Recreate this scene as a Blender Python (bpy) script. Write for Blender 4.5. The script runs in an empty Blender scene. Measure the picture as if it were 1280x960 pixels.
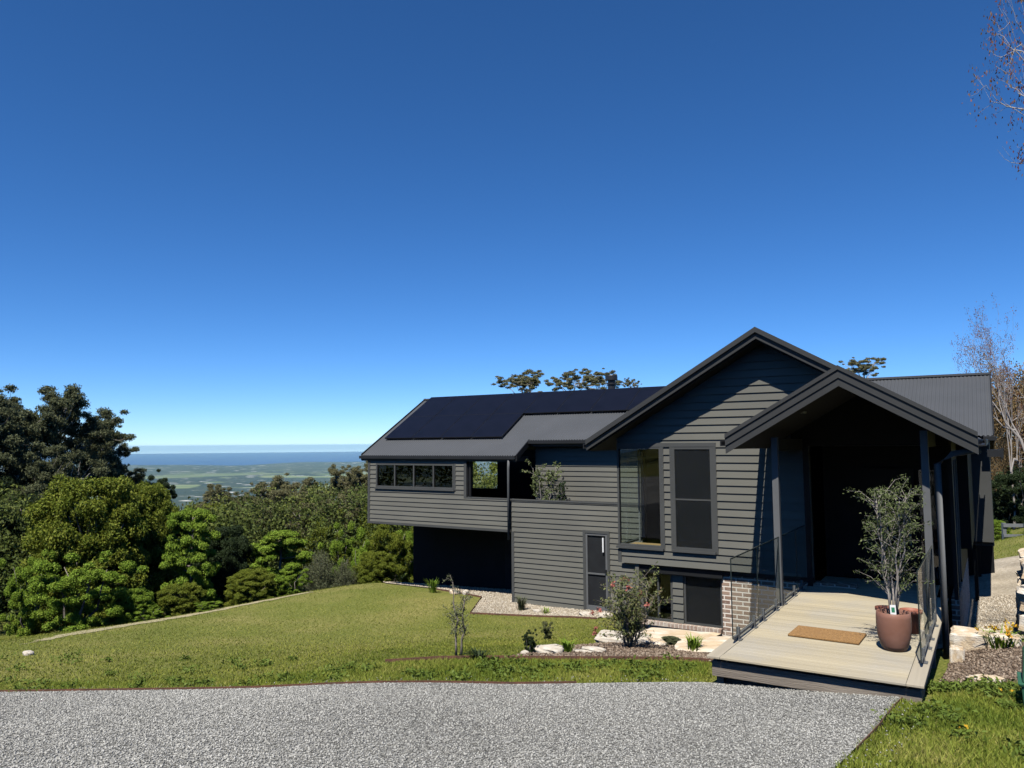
import bpy, bmesh, math, random
import numpy as np
from mathutils import Vector, Matrix

random.seed(7)
RNG = np.random.default_rng(11)
SC = bpy.context.scene
COL = SC.collection

# ------------------------------------------------------------------ camera
# World axes: X runs along the house front, Y goes away from the viewer into the house, Z up; deck top is z = 0
FPX = 956.4
YAW, PIT, ROL = math.radians(31.985), math.radians(4.452), math.radians(-.414)
CAM = np.array([0.0, 0.0, 2.65])
Fv = np.array([-math.sin(YAW) * math.cos(PIT), math.cos(YAW) * math.cos(PIT), math.sin(PIT)])
Rv = np.array([math.cos(YAW), math.sin(YAW), 0.0])
Uv = np.cross(Rv, Fv)
R2 = math.cos(ROL) * Rv + math.sin(ROL) * Uv
U2 = -math.sin(ROL) * Rv + math.cos(ROL) * Uv
cam_d = bpy.data.cameras.new('camera')
cam_d.sensor_width = 36.0
cam_d.lens = FPX / 1280 * 36.0
cam_d.clip_start = 0.1
cam_d.clip_end = 200000
cam = bpy.data.objects.new('camera', cam_d)
COL.objects.link(cam)
cam.matrix_world = Matrix(((R2[0], U2[0], -Fv[0], CAM[0]), (R2[1], U2[1], -Fv[1], CAM[1]), (R2[2], U2[2], -Fv[2], CAM[2]), (0, 0, 0, 1)))
SC.camera = cam


def ray(px, py):
    return R2 * (px - 640) / FPX - U2 * (py - 480) / FPX + Fv


def at_dist(px, d):
    """ground position seen at image column px, d metres away"""
    r = ray(px, 560)
    h = math.hypot(r[0], r[1])
    return r[0] / h * d, r[1] / h * d


def z_at(px, py, d):
    r = ray(px, py)
    return CAM[2] + r[2] / math.hypot(r[0], r[1]) * d


# ------------------------------------------------------------------ materials
MATS = {}


def nodes_of(m):
    m.use_nodes = True
    return m.node_tree.nodes, m.node_tree.links


def pmat(name, c1, c2=None, scale=4.0, rough=.6, bump=0.0, bscale=None, stretch=(1, 1, 1), metal=0.0, detail=6, spec=.5, c3=None, scale2=.5, coat=0.0, isl=0.0):
    """Principled material: two colours mixed by noise, optional second large-scale noise towards c3, noise bump"""
    m = bpy.data.materials.new(name)
    n, l = nodes_of(m)
    p = n['Principled BSDF']
    p.inputs['Roughness'].default_value = rough
    p.inputs['Metallic'].default_value = metal
    p.inputs['Specular IOR Level'].default_value = spec
    p.inputs['Coat Weight'].default_value = coat
    c2 = c2 or tuple(x * .85 for x in c1)
    tc = n.new('ShaderNodeTexCoord')
    mp = n.new('ShaderNodeMapping')
    mp.inputs['Scale'].default_value = stretch
    l.new(tc.outputs['Object'], mp.inputs['Vector'])
    nz = n.new('ShaderNodeTexNoise')
    nz.inputs['Scale'].default_value = scale
    nz.inputs['Detail'].default_value = detail
    l.new(mp.outputs[0], nz.inputs['Vector'])
    rmp = n.new('ShaderNodeValToRGB')
    rmp.color_ramp.elements[0].position = .33
    rmp.color_ramp.elements[1].position = .67
    rmp.color_ramp.elements[0].color = (*c1, 1)
    rmp.color_ramp.elements[1].color = (*c2, 1)
    l.new(nz.outputs[0], rmp.inputs[0])
    out = rmp.outputs[0]
    if c3:
        nz2 = n.new('ShaderNodeTexNoise')
        nz2.inputs['Scale'].default_value = scale2
        nz2.inputs['Detail'].default_value = 4
        l.new(tc.outputs['Object'], nz2.inputs['Vector'])
        r2 = n.new('ShaderNodeValToRGB')
        r2.color_ramp.elements[0].position = .42
        r2.color_ramp.elements[1].position = .66
        l.new(nz2.outputs[0], r2.inputs[0])
        mx = n.new('ShaderNodeMix')
        mx.data_type = 'RGBA'
        l.new(r2.outputs[0], mx.inputs[0])
        l.new(out, mx.inputs[6])
        mx.inputs[7].default_value = (*c3, 1)
        out = mx.outputs[2]
    if isl:
        ge = n.new('ShaderNodeNewGeometry')
        mr = n.new('ShaderNodeMapRange')
        mr.inputs[3].default_value, mr.inputs[4].default_value = 1 - isl, 1 + isl
        l.new(ge.outputs['Random Per Island'], mr.inputs[0])
        mi = n.new('ShaderNodeMix')
        mi.data_type = 'RGBA'
        mi.blend_type = 'MULTIPLY'
        mi.inputs[0].default_value = 1
        l.new(out, mi.inputs[6])
        l.new(mr.outputs[0], mi.inputs[7])
        out = mi.outputs[2]
    l.new(out, p.inputs['Base Color'])
    if bump:
        nb = n.new('ShaderNodeTexNoise')
        nb.inputs['Scale'].default_value = bscale or scale * 3
        nb.inputs['Detail'].default_value = 5
        l.new(mp.outputs[0], nb.inputs['Vector'])
        b = n.new('ShaderNodeBump')
        b.inputs['Strength'].default_value = bump
        b.inputs['Distance'].default_value = .02
        l.new(nb.outputs[0], b.inputs['Height'])
        l.new(b.outputs[0], p.inputs['Normal'])
    MATS[name] = m
    return m


def island_mat(name, cols, rough=.7, transl=0.0, spec=.14, nscale=.6, mixn=.35):
    """colour picked per loose piece (leaf, blade, stone) from a ramp, shifted by a large soft noise"""
    m = bpy.data.materials.new(name)
    n, l = nodes_of(m)
    p = n['Principled BSDF']
    p.inputs['Roughness'].default_value = max(rough, .6)
    p.inputs['Specular IOR Level'].default_value = spec
    g = n.new('ShaderNodeNewGeometry')
    tc = n.new('ShaderNodeTexCoord')
    nz = n.new('ShaderNodeTexNoise')
    nz.inputs['Scale'].default_value = nscale
    nz.inputs['Detail'].default_value = 3
    l.new(tc.outputs['Object'], nz.inputs['Vector'])
    ma = n.new('ShaderNodeMapRange')
    ma.inputs[1].default_value = .3
    ma.inputs[2].default_value = .7
    l.new(nz.outputs[0], ma.inputs[0])
    mx = n.new('ShaderNodeMix')
    mx.inputs[0].default_value = mixn
    l.new(g.outputs['Random Per Island'], mx.inputs[2])
    l.new(ma.outputs[0], mx.inputs[3])
    r = n.new('ShaderNodeValToRGB')
    el = r.color_ramp.elements
    while len(el) < len(cols):
        el.new(.5)
    for i, c in enumerate(cols):
        el[i].position = i / (len(cols) - 1)
        el[i].color = (*c, 1)
    l.new(mx.outputs[0], r.inputs[0])
    l.new(r.outputs[0], p.inputs['Base Color'])
    if transl:
        t = n.new('ShaderNodeBsdfTranslucent')
        l.new(r.outputs[0], t.inputs[0])
        ms = n.new('ShaderNodeMixShader')
        ms.inputs[0].default_value = transl
        l.new(p.outputs[0], ms.inputs[1])
        l.new(t.outputs[0], ms.inputs[2])
        l.new(ms.outputs[0], n['Material Output'].inputs[0])
    MATS[name] = m
    return m


def glass_mat(name, tint, refl=1.0):
    m = bpy.data.materials.new(name)
    n, l = nodes_of(m)
    n.remove(n['Principled BSDF'])
    f = n.new('ShaderNodeFresnel')
    f.inputs[0].default_value = 1.5
    t = n.new('ShaderNodeBsdfTransparent')
    t.inputs[0].default_value = (*tint, 1)
    g = n.new('ShaderNodeBsdfGlossy')
    g.inputs['Roughness'].default_value = .01
    mu = n.new('ShaderNodeMath')
    mu.operation = 'MULTIPLY'
    mu.inputs[1].default_value = refl
    l.new(f.outputs[0], mu.inputs[0])
    ms = n.new('ShaderNodeMixShader')
    ge = n.new('ShaderNodeNewGeometry')
    iv = n.new('ShaderNodeMath')
    iv.operation = 'SUBTRACT'
    iv.inputs[0].default_value = 1.0
    l.new(ge.outputs['Backfacing'], iv.inputs[1])
    mk = n.new('ShaderNodeMath')
    mk.operation = 'MULTIPLY'
    mk.use_clamp = True
    l.new(mu.outputs[0], mk.inputs[0])
    l.new(iv.outputs[0], mk.inputs[1])
    l.new(mk.outputs[0], ms.inputs[0])
    l.new(t.outputs[0], ms.inputs[1])
    l.new(g.outputs[0], ms.inputs[2])
    l.new(ms.outputs[0], n['Material Output'].inputs[0])
    MATS[name] = m
    return m


SIDING = pmat('painted_weatherboard', (.15, .147, .124), (.134, .131, .111), 1.3, .7, .12, 60, stretch=(.35, 1, 4), spec=.15, c3=(.126, .124, .107), scale2=.5, isl=.05)
TRIM = pmat('painted_trim', (.075, .077, .074), (.065, .067, .064), 2, .6, spec=.2)
ROOF = pmat('steel_roof', (.08, .084, .09), (.07, .074, .079), .8, .55, spec=.2)
BARGE = pmat('dark_barge', (.05, .051, .05), (.043, .044, .043), 2, .55, spec=.2)
GUTTER = pmat('steel_gutter', (.022, .023, .025), (.018, .019, .02), 2, .5, spec=.2)
SOFFIT = pmat('dark_soffit', (.02, .021, .022), (.017, .017, .018), 2, .7, spec=.12)
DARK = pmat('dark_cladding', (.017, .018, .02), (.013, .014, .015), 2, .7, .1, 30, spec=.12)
PANEL = pmat('solar_cell', (.008, .009, .016), (.006, .007, .012), 2, .3, spec=.12)
PANELF = pmat('solar_frame', (.01, .01, .012), None, 2, .4)
STEEL = pmat('grey_powdercoat', (.13, .134, .134), (.115, .119, .12), 3, .6, spec=.2)
GALV = pmat('grey_galvanised', (.25, .26, .265), (.2, .21, .215), 8, .4, metal=.3)
DECKM = pmat('composite_deck', (.47, .405, .275), (.4, .342, .232), 2.2, .62, .15, 60, stretch=(.25, 6, 1), c3=(.40, .36, .28), scale2=1.3, isl=.09)
DECKY = pmat('composite_border', (.44, .385, .285), (.36, .315, .235), 2.2, .62, .15, 60, stretch=(6, .25, 1))
BEARER = pmat('weathered_timber', (.26, .22, .175), (.15, .125, .1), 5, .8, .4, 30, stretch=(.2, 1, 3))
COIR = pmat('coir', (.42, .235, .085), (.3, .16, .055), 45, .95, .9, 160)
TERRA = pmat('brown_glaze', (.255, .125, .086), (.2, .095, .064), 3, .5, .08, 20, c3=(.29, .155, .115), scale2=2.5, spec=.3)
TERRA2 = pmat('terracotta', (.36, .13, .075), (.3, .1, .06), 3, .6)
SOIL = pmat('potting_soil', (.05, .035, .025), (.16, .13, .1), 40, .95, .8, 60)
SAND = pmat('sandstone', (.62, .5, .34), (.5, .36, .22), 2.2, .85, .6, 12, c3=(.72, .66, .56), scale2=1.6)
WHITEROCK = pmat('pale_rock', (.62, .57, .48), (.46, .39, .3), 3, .85, .6, 14)
TIMBERIN = pmat('interior_timber', (.45, .3, .14), (.36, .22, .1), 3, .45, stretch=(.3, 6, 1))
PLASTER = pmat('interior_plaster', (.16, .16, .155), (.14, .14, .135), 1, .8)
BLIND = pmat('window_screen', (.022, .024, .026), (.017, .018, .02), 3, .7, spec=.15)
RUST = pmat('rusted_steel', (.16, .07, .04), (.09, .045, .03), 8, .85, .3)
MULCH = pmat('bark_mulch', (.12, .085, .06), (.26, .2, .15), 22, .95, .9, 50)
BINM = pmat('green_plastic', (.04, .13, .075), (.035, .115, .065), 3, .45)
WHITE = pmat('white_card', (.8, .8, .78), None, 3, .6)
LOGO = pmat('green_ink', (.03, .2, .1), None, 3, .6)
BARK = pmat('grey_bark', (.3, .26, .21), (.13, .11, .09), 6, .85, .6, 14, stretch=(1, 1, .3))
PALEBARK = pmat('pale_gum_bark', (.5, .46, .4), (.25, .22, .18), 3, .8, .4, 14, stretch=(1, 1, .3))
TWIG = pmat('pale_twig', (.38, .34, .3), (.27, .24, .21), 5, .8)
ORANGE = pmat('orange_brick', (.5, .22, .08), (.4, .16, .06), 8, .8)
WINGLASS = glass_mat('window_glass', (.92, .955, .935), 1.6)
DARKGLASS = glass_mat('tinted_glass', (.6, .63, .63), 1.5)
MESH = pmat('insect_mesh', (.018, .02, .021), (.014, .016, .017), 3, .45, spec=.2)
_n, _l = nodes_of(MESH)
_t = _n.new('ShaderNodeBsdfTransparent')
_m = _n.new('ShaderNodeMixShader')
_m.inputs[0].default_value = .42
_l.new(_n['Principled BSDF'].outputs[0], _m.inputs[1])
_l.new(_t.outputs[0], _m.inputs[2])
_l.new(_m.outputs[0], _n['Material Output'].inputs[0])
FENCEGLASS = glass_mat('balustrade_glass', (.88, .905, .9), .6)
GLASSEDGE = pmat('glass_edge', (.02, .03, .03), None, 3, .2)

GRASSM = island_mat('grass_blade', [(0.0713, 0.1129, 0.0143), (0.1782, 0.2138, 0.0309), (0.3029, 0.3148, 0.0535), (0.5227, 0.4633, 0.1426)], .6, .3, nscale=.4, mixn=.5)
GRASS2M = island_mat('long_grass_blade', [(.075, .125, .014), (.165, .22, .028), (.28, .31, .05), (.47, .42, .13)], .6, .3, nscale=.9, mixn=.5)
WEEDM = island_mat('weed_leaf', [(.085, .13, .022), (.13, .185, .03), (.18, .23, .05)], .55, .25)
STONEM = island_mat('gravel_stone', [(.1, .098, .088), (.235, .23, .208), (.38, .372, .335), (.6, .585, .53)], .85, 0, nscale=.25, mixn=.2)
PEBBLEM = island_mat('beige_pebble', [(.26, .21, .15), (.4, .33, .24), (.52, .45, .34), (.66, .6, .5)], .85, 0, mixn=.15)
L_GUM = island_mat('gum_leaf', [(0.0491, 0.0589, 0.0281), (0.0842, 0.0982, 0.0477), (0.1263, 0.136, 0.0645), (0.1684, 0.1684, 0.0842)], .5, .2)
L_GUMB = island_mat('bronze_gum_leaf', [(0.0886, 0.0945, 0.0414), (0.1476, 0.1476, 0.065), (0.2067, 0.192, 0.0915), (0.2658, 0.2288, 0.1181)], .5, .2)
L_EVER = island_mat('lush_leaf', [(0.0762, 0.1144, 0.0153), (0.1449, 0.1906, 0.0229), (0.2288, 0.2592, 0.0335), (0.3202, 0.3202, 0.0534)], .45, .34)
L_BRIGHT = island_mat('bright_leaf', [(0.0952, 0.1745, 0.019), (0.1745, 0.2855, 0.0286), (0.2696, 0.3806, 0.0445), (0.3806, 0.4599, 0.0793)], .45, .3)
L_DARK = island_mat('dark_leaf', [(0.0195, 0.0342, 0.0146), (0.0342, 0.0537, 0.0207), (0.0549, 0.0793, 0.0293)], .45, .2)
L_OLIVE = island_mat('grey_olive_leaf', [(0.0952, 0.1141, 0.0555), (0.1427, 0.1586, 0.0793), (0.1903, 0.1983, 0.1031)], .55, .2)
L_AUT = island_mat('autumn_leaf', [(0.1464, 0.0915, 0.0427), (0.244, 0.1525, 0.0671), (0.2318, 0.1769, 0.0854), (0.3294, 0.2196, 0.1037)], .7, .25)
L_POT = island_mat('olive_leaf', [(.07, .095, .032), (.12, .155, .052), (.18, .215, .085), (.26, .285, .14)], .5, .2)
L_BUD = island_mat('red_bud', [(.16, .05, .04), (.22, .08, .055), (.2, .12, .05), (.13, .09, .04)], .6, .2)
L_ROSE = island_mat('rose_leaf', [(0.0701, 0.0982, 0.0308), (0.1263, 0.1543, 0.0505), (0.1964, 0.2034, 0.0842), (0.2666, 0.1684, 0.1052)], .5, .2)
L_FLOWER = island_mat('coral_flower', [(.5, .13, .1), (.5, .2, .15), (.42, .08, .08)], .6, .3)
L_YEL = island_mat('yellow_flower', [(.75, .42, .03), (.75, .5, .04), (.65, .22, .02)], .6, .3)
L_WFLOWER = island_mat('white_flower', [(.7, .68, .58), (.75, .74, .68)], .6, .3)


def brick_mat():
    m = bpy.data.materials.new('recycled_brick')
    n, l = nodes_of(m)
    p = n['Principled BSDF']
    p.inputs['Roughness'].default_value = .9
    tc = n.new('ShaderNodeTexCoord')
    sx = n.new('ShaderNodeSeparateXYZ')
    cx = n.new('ShaderNodeCombineXYZ')
    ad = n.new('ShaderNodeMath')
    l.new(tc.outputs['Object'], sx.inputs[0])
    l.new(sx.outputs[0], ad.inputs[0])
    l.new(sx.outputs[1], ad.inputs[1])
    l.new(ad.outputs[0], cx.inputs[0])
    l.new(sx.outputs[2], cx.inputs[1])
    b = n.new('ShaderNodeTexBrick')
    b.inputs['Scale'].default_value = 1
    b.inputs['Brick Width'].default_value = .24
    b.inputs['Row Height'].default_value = .086
    b.inputs['Mortar Size'].default_value = .014
    b.inputs['Mortar Smooth'].default_value = .3
    b.inputs['Bias'].default_value = 0.0
    b.inputs['Color1'].default_value = (.15, .085, .06, 1)
    b.inputs['Color2'].default_value = (.36, .25, .18, 1)
    b.inputs['Mortar'].default_value = (.74, .67, .57, 1)
    l.new(cx.outputs[0], b.inputs[0])
    nz = n.new('ShaderNodeTexNoise')
    nz.inputs['Scale'].default_value = 9
    nz.inputs['Detail'].default_value = 8
    l.new(tc.outputs['Object'], nz.inputs['Vector'])
    r = n.new('ShaderNodeValToRGB')
    r.color_ramp.elements[0].position = .56
    r.color_ramp.elements[1].position = .8
    l.new(nz.outputs[0], r.inputs[0])
    mx = n.new('ShaderNodeMix')
    mx.data_type = 'RGBA'
    l.new(r.outputs[0], mx.inputs[0])
    l.new(b.outputs[0], mx.inputs[6])
    mx.inputs[7].default_value = (.5, .43, .35, 1)
    l.new(mx.outputs[2], p.inputs['Base Color'])
    bp = n.new('ShaderNodeBump')
    bp.inputs['Strength'].default_value = .8
    bp.inputs['Distance'].default_value = .012
    bp.invert = True
    l.new(b.outputs['Fac'], bp.inputs['Height'])
    l.new(bp.outputs[0], p.inputs['Normal'])
    return m


BRICK = brick_mat()


def ground_mat():
    """near: lawn; far: coastal plain with paddocks and bush (patches by world position)"""
    m = bpy.data.materials.new('ground')
    n, l = nodes_of(m)
    p = n['Principled BSDF']
    p.inputs['Roughness'].default_value = .95
    p.inputs['Specular IOR Level'].default_value = .15
    g = n.new('ShaderNodeNewGeometry')
    pos = g.outputs['Position']

    def noise(scale, detail=5, vec=None):
        x = n.new('ShaderNodeTexNoise')
        x.inputs['Scale'].default_value = scale
        x.inputs['Detail'].default_value = detail
        l.new(vec or pos, x.inputs['Vector'])
        return x.outputs[0]

    def ramp(src, stops):
        r = n.new('ShaderNodeValToRGB')
        e = r.color_ramp.elements
        while len(e) < len(stops):
            e.new(.5)
        for i, (q, c) in enumerate(stops):
            e[i].position = q
            e[i].color = (*c, 1)
        l.new(src, r.inputs[0])
        return r.outputs[0]

    def mix(f, a, b):
        x = n.new('ShaderNodeMix')
        x.data_type = 'RGBA'
        l.new(f, x.inputs[0])
        for s, k in ((a, 6), (b, 7)):
            if isinstance(s, tuple):
                x.inputs[k].default_value = (*s, 1)
            else:
                l.new(s, x.inputs[k])
        return x.outputs[2]
    fine = ramp(noise(26, 6), [(.3, (.055, .075, .012)), (.5, (.13, .15, .028)), (.7, (.27, .25, .075))])
    patch = ramp(noise(.45, 4), [(.42, (0, 0, 0)), (.68, (1, 1, 1))])
    near = mix(patch, fine, ramp(noise(18, 6), [(.3, (.1, .11, .022)), (.7, (.32, .28, .095))]))
    # forest floor away from the lawn
    vl = n.new('ShaderNodeVectorMath')
    vl.operation = 'LENGTH'
    l.new(pos, vl.inputs[0])
    dist = vl.outputs['Value']

    def rng(a, b):
        x = n.new('ShaderNodeMapRange')
        x.inputs[1].default_value = a
        x.inputs[2].default_value = b
        l.new(dist, x.inputs[0])
        return x.outputs[0]
    forest = ramp(noise(.08, 8), [(.35, (.018, .026, .012)), (.65, (.045, .055, .02))])
    near = mix(rng(48, 75), near, forest)
    # plain
    fields = ramp(noise(.0009, 5), [(.5, (0, 0, 0)), (.53, (1, 1, 1))])
    vor = n.new('ShaderNodeTexVoronoi')
    vor.inputs['Scale'].default_value = .0035
    l.new(pos, vor.inputs['Vector'])
    fcol = mix(vor.outputs['Color'], (.1, .15, .05), (.24, .26, .12))
    bush = ramp(noise(.0022, 8), [(.35, (.02, .035, .022)), (.7, (.05, .065, .035))])
    spots = ramp(noise(.006, 2), [(.63, (0, 0, 0)), (.7, (1, 1, 1))])
    bush = mix(spots, bush, (.5, .48, .42))
    mm = n.new('ShaderNodeMix')
    mm.data_type = 'RGBA'
    l.new(rng(10500, 14500), mm.inputs[0])
    l.new(fields, mm.inputs[6])
    mm.inputs[7].default_value = (.06, .06, .06, 1)
    plain = mix(mm.outputs[2], bush, fcol)
    far = mix(rng(2500, 4500), forest, plain)
    col = mix(rng(1200, 2500), near, far)
    l.new(col, p.inputs['Base Color'])
    b = n.new('ShaderNodeBump')
    b.inputs['Strength'].default_value = .6
    b.inputs['Distance'].default_value = .04
    l.new(noise(14, 6), b.inputs['Height'])
    l.new(b.outputs[0], p.inputs['Normal'])
    return m


GROUND = ground_mat()


def gravel_mat(name, cols, vscale):
    m = bpy.data.materials.new(name)
    n, l = nodes_of(m)
    p = n['Principled BSDF']
    p.inputs['Roughness'].default_value = .92
    p.inputs['Specular IOR Level'].default_value = .2
    g = n.new('ShaderNodeNewGeometry')
    v = n.new('ShaderNodeTexVoronoi')
    v.inputs['Scale'].default_value = vscale
    l.new(g.outputs['Position'], v.inputs['Vector'])
    sp = n.new('ShaderNodeSeparateColor')
    l.new(v.outputs['Color'], sp.inputs[0])
    r = n.new('ShaderNodeValToRGB')
    e = r.color_ramp.elements
    while len(e) < len(cols):
        e.new(.5)
    for i, c in enumerate(cols):
        e[i].position = i / (len(cols) - 1)
        e[i].color = (*c, 1)
    l.new(sp.outputs[0], r.inputs[0])
    nz = n.new('ShaderNodeTexNoise')
    nz.inputs['Scale'].default_value = .7
    nz.inputs['Detail'].default_value = 4
    l.new(g.outputs['Position'], nz.inputs['Vector'])
    mr = n.new('ShaderNodeMapRange')
    mr.inputs[1].default_value, mr.inputs[2].default_value = .35, .65
    mr.inputs[3].default_value, mr.inputs[4].default_value = .76, 1.14
    l.new(nz.outputs[0], mr.inputs[0])
    mx = n.new('ShaderNodeMix')
    mx.data_type = 'RGBA'
    mx.blend_type = 'MULTIPLY'
    mx.inputs[0].default_value = 1
    l.new(r.outputs[0], mx.inputs[6])
    l.new(mr.outputs[0], mx.inputs[7])
    l.new(mx.outputs[2], p.inputs['Base Color'])
    b = n.new('ShaderNodeBump')
    b.inputs['Strength'].default_value = 1
    b.inputs['Distance'].default_value = .015
    b.invert = True
    l.new(v.outputs['Distance'], b.inputs['Height'])
    l.new(b.outputs[0], p.inputs['Normal'])
    return m


GRAVEL = gravel_mat('gravel_bed', [(.1, .098, .088), (.24, .235, .212), (.36, .352, .318), (.5, .488, .443)], 44)
PEBBLE = gravel_mat('pebble_bed', [(.24, .2, .145), (.38, .32, .23), (.5, .43, .32), (.62, .56, .46)], 22)
TRACK = gravel_mat('dirt_path', [(.3, .25, .18), (.4, .34, .25), (.5, .44, .34)], 26)
DRYM = pmat('dry_soil', (.27, .24, .11), (.42, .36, .22), 6, .95, .6, 20)
SEA = pmat('sea_water', (.012, .05, .13), (.018, .06, .14), .0006, .35, spec=.2)


# ------------------------------------------------------------------ object helpers
def thing(name, label, cat, loc=(0, 0, 0), group=None):
    o = bpy.data.objects.new(name, None)
    o.empty_display_size = .2
    o.location = loc
    COL.objects.link(o)
    o['label'] = label
    o['category'] = cat
    if group:
        o['group'] = group
    return o


def tag(o, label=None, cat=None, group=None, kind=None):
    if label:
        o['label'] = label
    if cat:
        o['category'] = cat
    if group:
        o['group'] = group
    if kind:
        o['kind'] = kind
    return o


def link(name, me, mat, parent=None, world=True):
    """world=True: mesh data is in world coordinates, so undo the offset of the Empty it hangs from"""
    o = bpy.data.objects.new(name, me)
    if mat and not me.materials:
        me.materials.append(mat)
    COL.objects.link(o)
    if parent:
        o.parent = parent
        if world and parent.type == 'EMPTY':
            o.location = -parent.location
    return o


class MB:
    def __init__(s):
        s.v, s.f = [], []

    def box(s, x0, x1, y0, y1, z0, z1):
        b = len(s.v)
        s.v += [(x, y, z) for z in (z0, z1) for y in (y0, y1) for x in (x0, x1)]
        s.f += [tuple(b + i for i in q) for q in ((0, 2, 3, 1), (4, 5, 7, 6), (0, 1, 5, 4), (2, 6, 7, 3), (0, 4, 6, 2), (1, 3, 7, 5))]
        return s

    def hexa(s, p):
        """8 corners, bottom four then top four, same order as box"""
        b = len(s.v)
        s.v += [tuple(q) for q in p]
        s.f += [tuple(b + i for i in q) for q in ((0, 2, 3, 1), (4, 5, 7, 6), (0, 1, 5, 4), (2, 6, 7, 3), (0, 4, 6, 2), (1, 3, 7, 5))]
        return s

    def prism_y(s, poly, y0, y1):
        """polygon in XZ extruded along Y"""
        b = len(s.v)
        k = len(poly)
        s.v += [(x, y0, z) for x, z in poly] + [(x, y1, z) for x, z in poly]
        s.f += [tuple(b + i for i in range(k)), tuple(b + k + i for i in reversed(range(k)))]
        s.f += [(b + i, b + (i + 1) % k, b + k + (i + 1) % k, b + k + i) for i in range(k)]
        return s

    def prism_x(s, poly, x0, x1):
        """polygon in YZ extruded along X"""
        b = len(s.v)
        k = len(poly)
        s.v += [(x0, y, z) for y, z in poly] + [(x1, y, z) for y, z in poly]
        s.f += [tuple(b + i for i in range(k)), tuple(b + k + i for i in reversed(range(k)))]
        s.f += [(b + i, b + (i + 1) % k, b + k + (i + 1) % k, b + k + i) for i in range(k)]
        return s

    def tube(s, pts, rad, n=8, cap=True):
        pts = [Vector(p) for p in pts]
        if not hasattr(rad, '__len__'):
            rad = [rad] * len(pts)
        rings = []
        for i, p in enumerate(pts):
            d = (pts[min(i + 1, len(pts) - 1)] - pts[max(i - 1, 0)]).normalized()
            a = d.cross(Vector((0, 0, 1)) if abs(d.z) < .9 else Vector((1, 0, 0))).normalized()
            c = d.cross(a)
            rings.append(len(s.v))
            s.v += [tuple(p + (a * math.cos(2 * math.pi * j / n) + c * math.sin(2 * math.pi * j / n)) * rad[i]) for j in range(n)]
        for r0, r1 in zip(rings, rings[1:]):
            s.f += [(r0 + j, r0 + (j + 1) % n, r1 + (j + 1) % n, r1 + j) for j in range(n)]
        if cap:
            s.f += [tuple(rings[0] + j for j in reversed(range(n))), tuple(rings[-1] + j for j in range(n))]
        return s

    def lathe(s, prof, cx, cy, n=32):
        b = len(s.v)
        for r, z in prof:
            s.v += [(cx + r * math.cos(2 * math.pi * j / n), cy + r * math.sin(2 * math.pi * j / n), z) for j in range(n)]
        for i in range(len(prof) - 1):
            s.f += [(b + i * n + j, b + i * n + (j + 1) % n, b + (i + 1) * n + (j + 1) % n, b + (i + 1) * n + j) for j in range(n)]
        s.f += [tuple(b + j for j in reversed(range(n))), tuple(b + (len(prof) - 1) * n + j for j in range(n))]
        return s

    def mesh(s, name, smooth=False):
        me = bpy.data.meshes.new(name)
        me.from_pydata(s.v, [], s.f)
        bm = bmesh.new()
        bm.from_mesh(me)
        bmesh.ops.recalc_face_normals(bm, faces=bm.faces)
        bm.to_mesh(me)
        bm.free()
        if smooth:
            me.polygons.foreach_set('use_smooth', [True] * len(me.polygons))
        me.update()
        return me

    def build(s, name, mat, parent=None, smooth=False, bevel=0.0, world=True):
        o = link(name, s.mesh(name, smooth), mat, parent, world)
        if bevel:
            b = o.modifiers.new('bevel', 'BEVEL')
            b.width = bevel
            b.segments = 2
            b.limit_method = 'ANGLE'
        return o


def np_mesh(name, V, F):
    """V (n,3), F (m,k) constant-size faces"""
    me = bpy.data.meshes.new(name)
    F = np.asarray(F, dtype=np.int32)
    k = F.shape[1]
    me.vertices.add(len(V))
    me.vertices.foreach_set('co', np.asarray(V, dtype=np.float32).ravel())
    me.loops.add(F.size)
    me.loops.foreach_set('vertex_index', F.ravel())
    me.polygons.add(len(F))
    me.polygons.foreach_set('loop_start', np.arange(0, F.size, k, dtype=np.int32))
    try:
        me.polygons.foreach_set('loop_total', np.full(len(F), k, dtype=np.int32))
    except Exception:
        pass
    me.update(calc_edges=True)
    me.validate()
    return me


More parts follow.
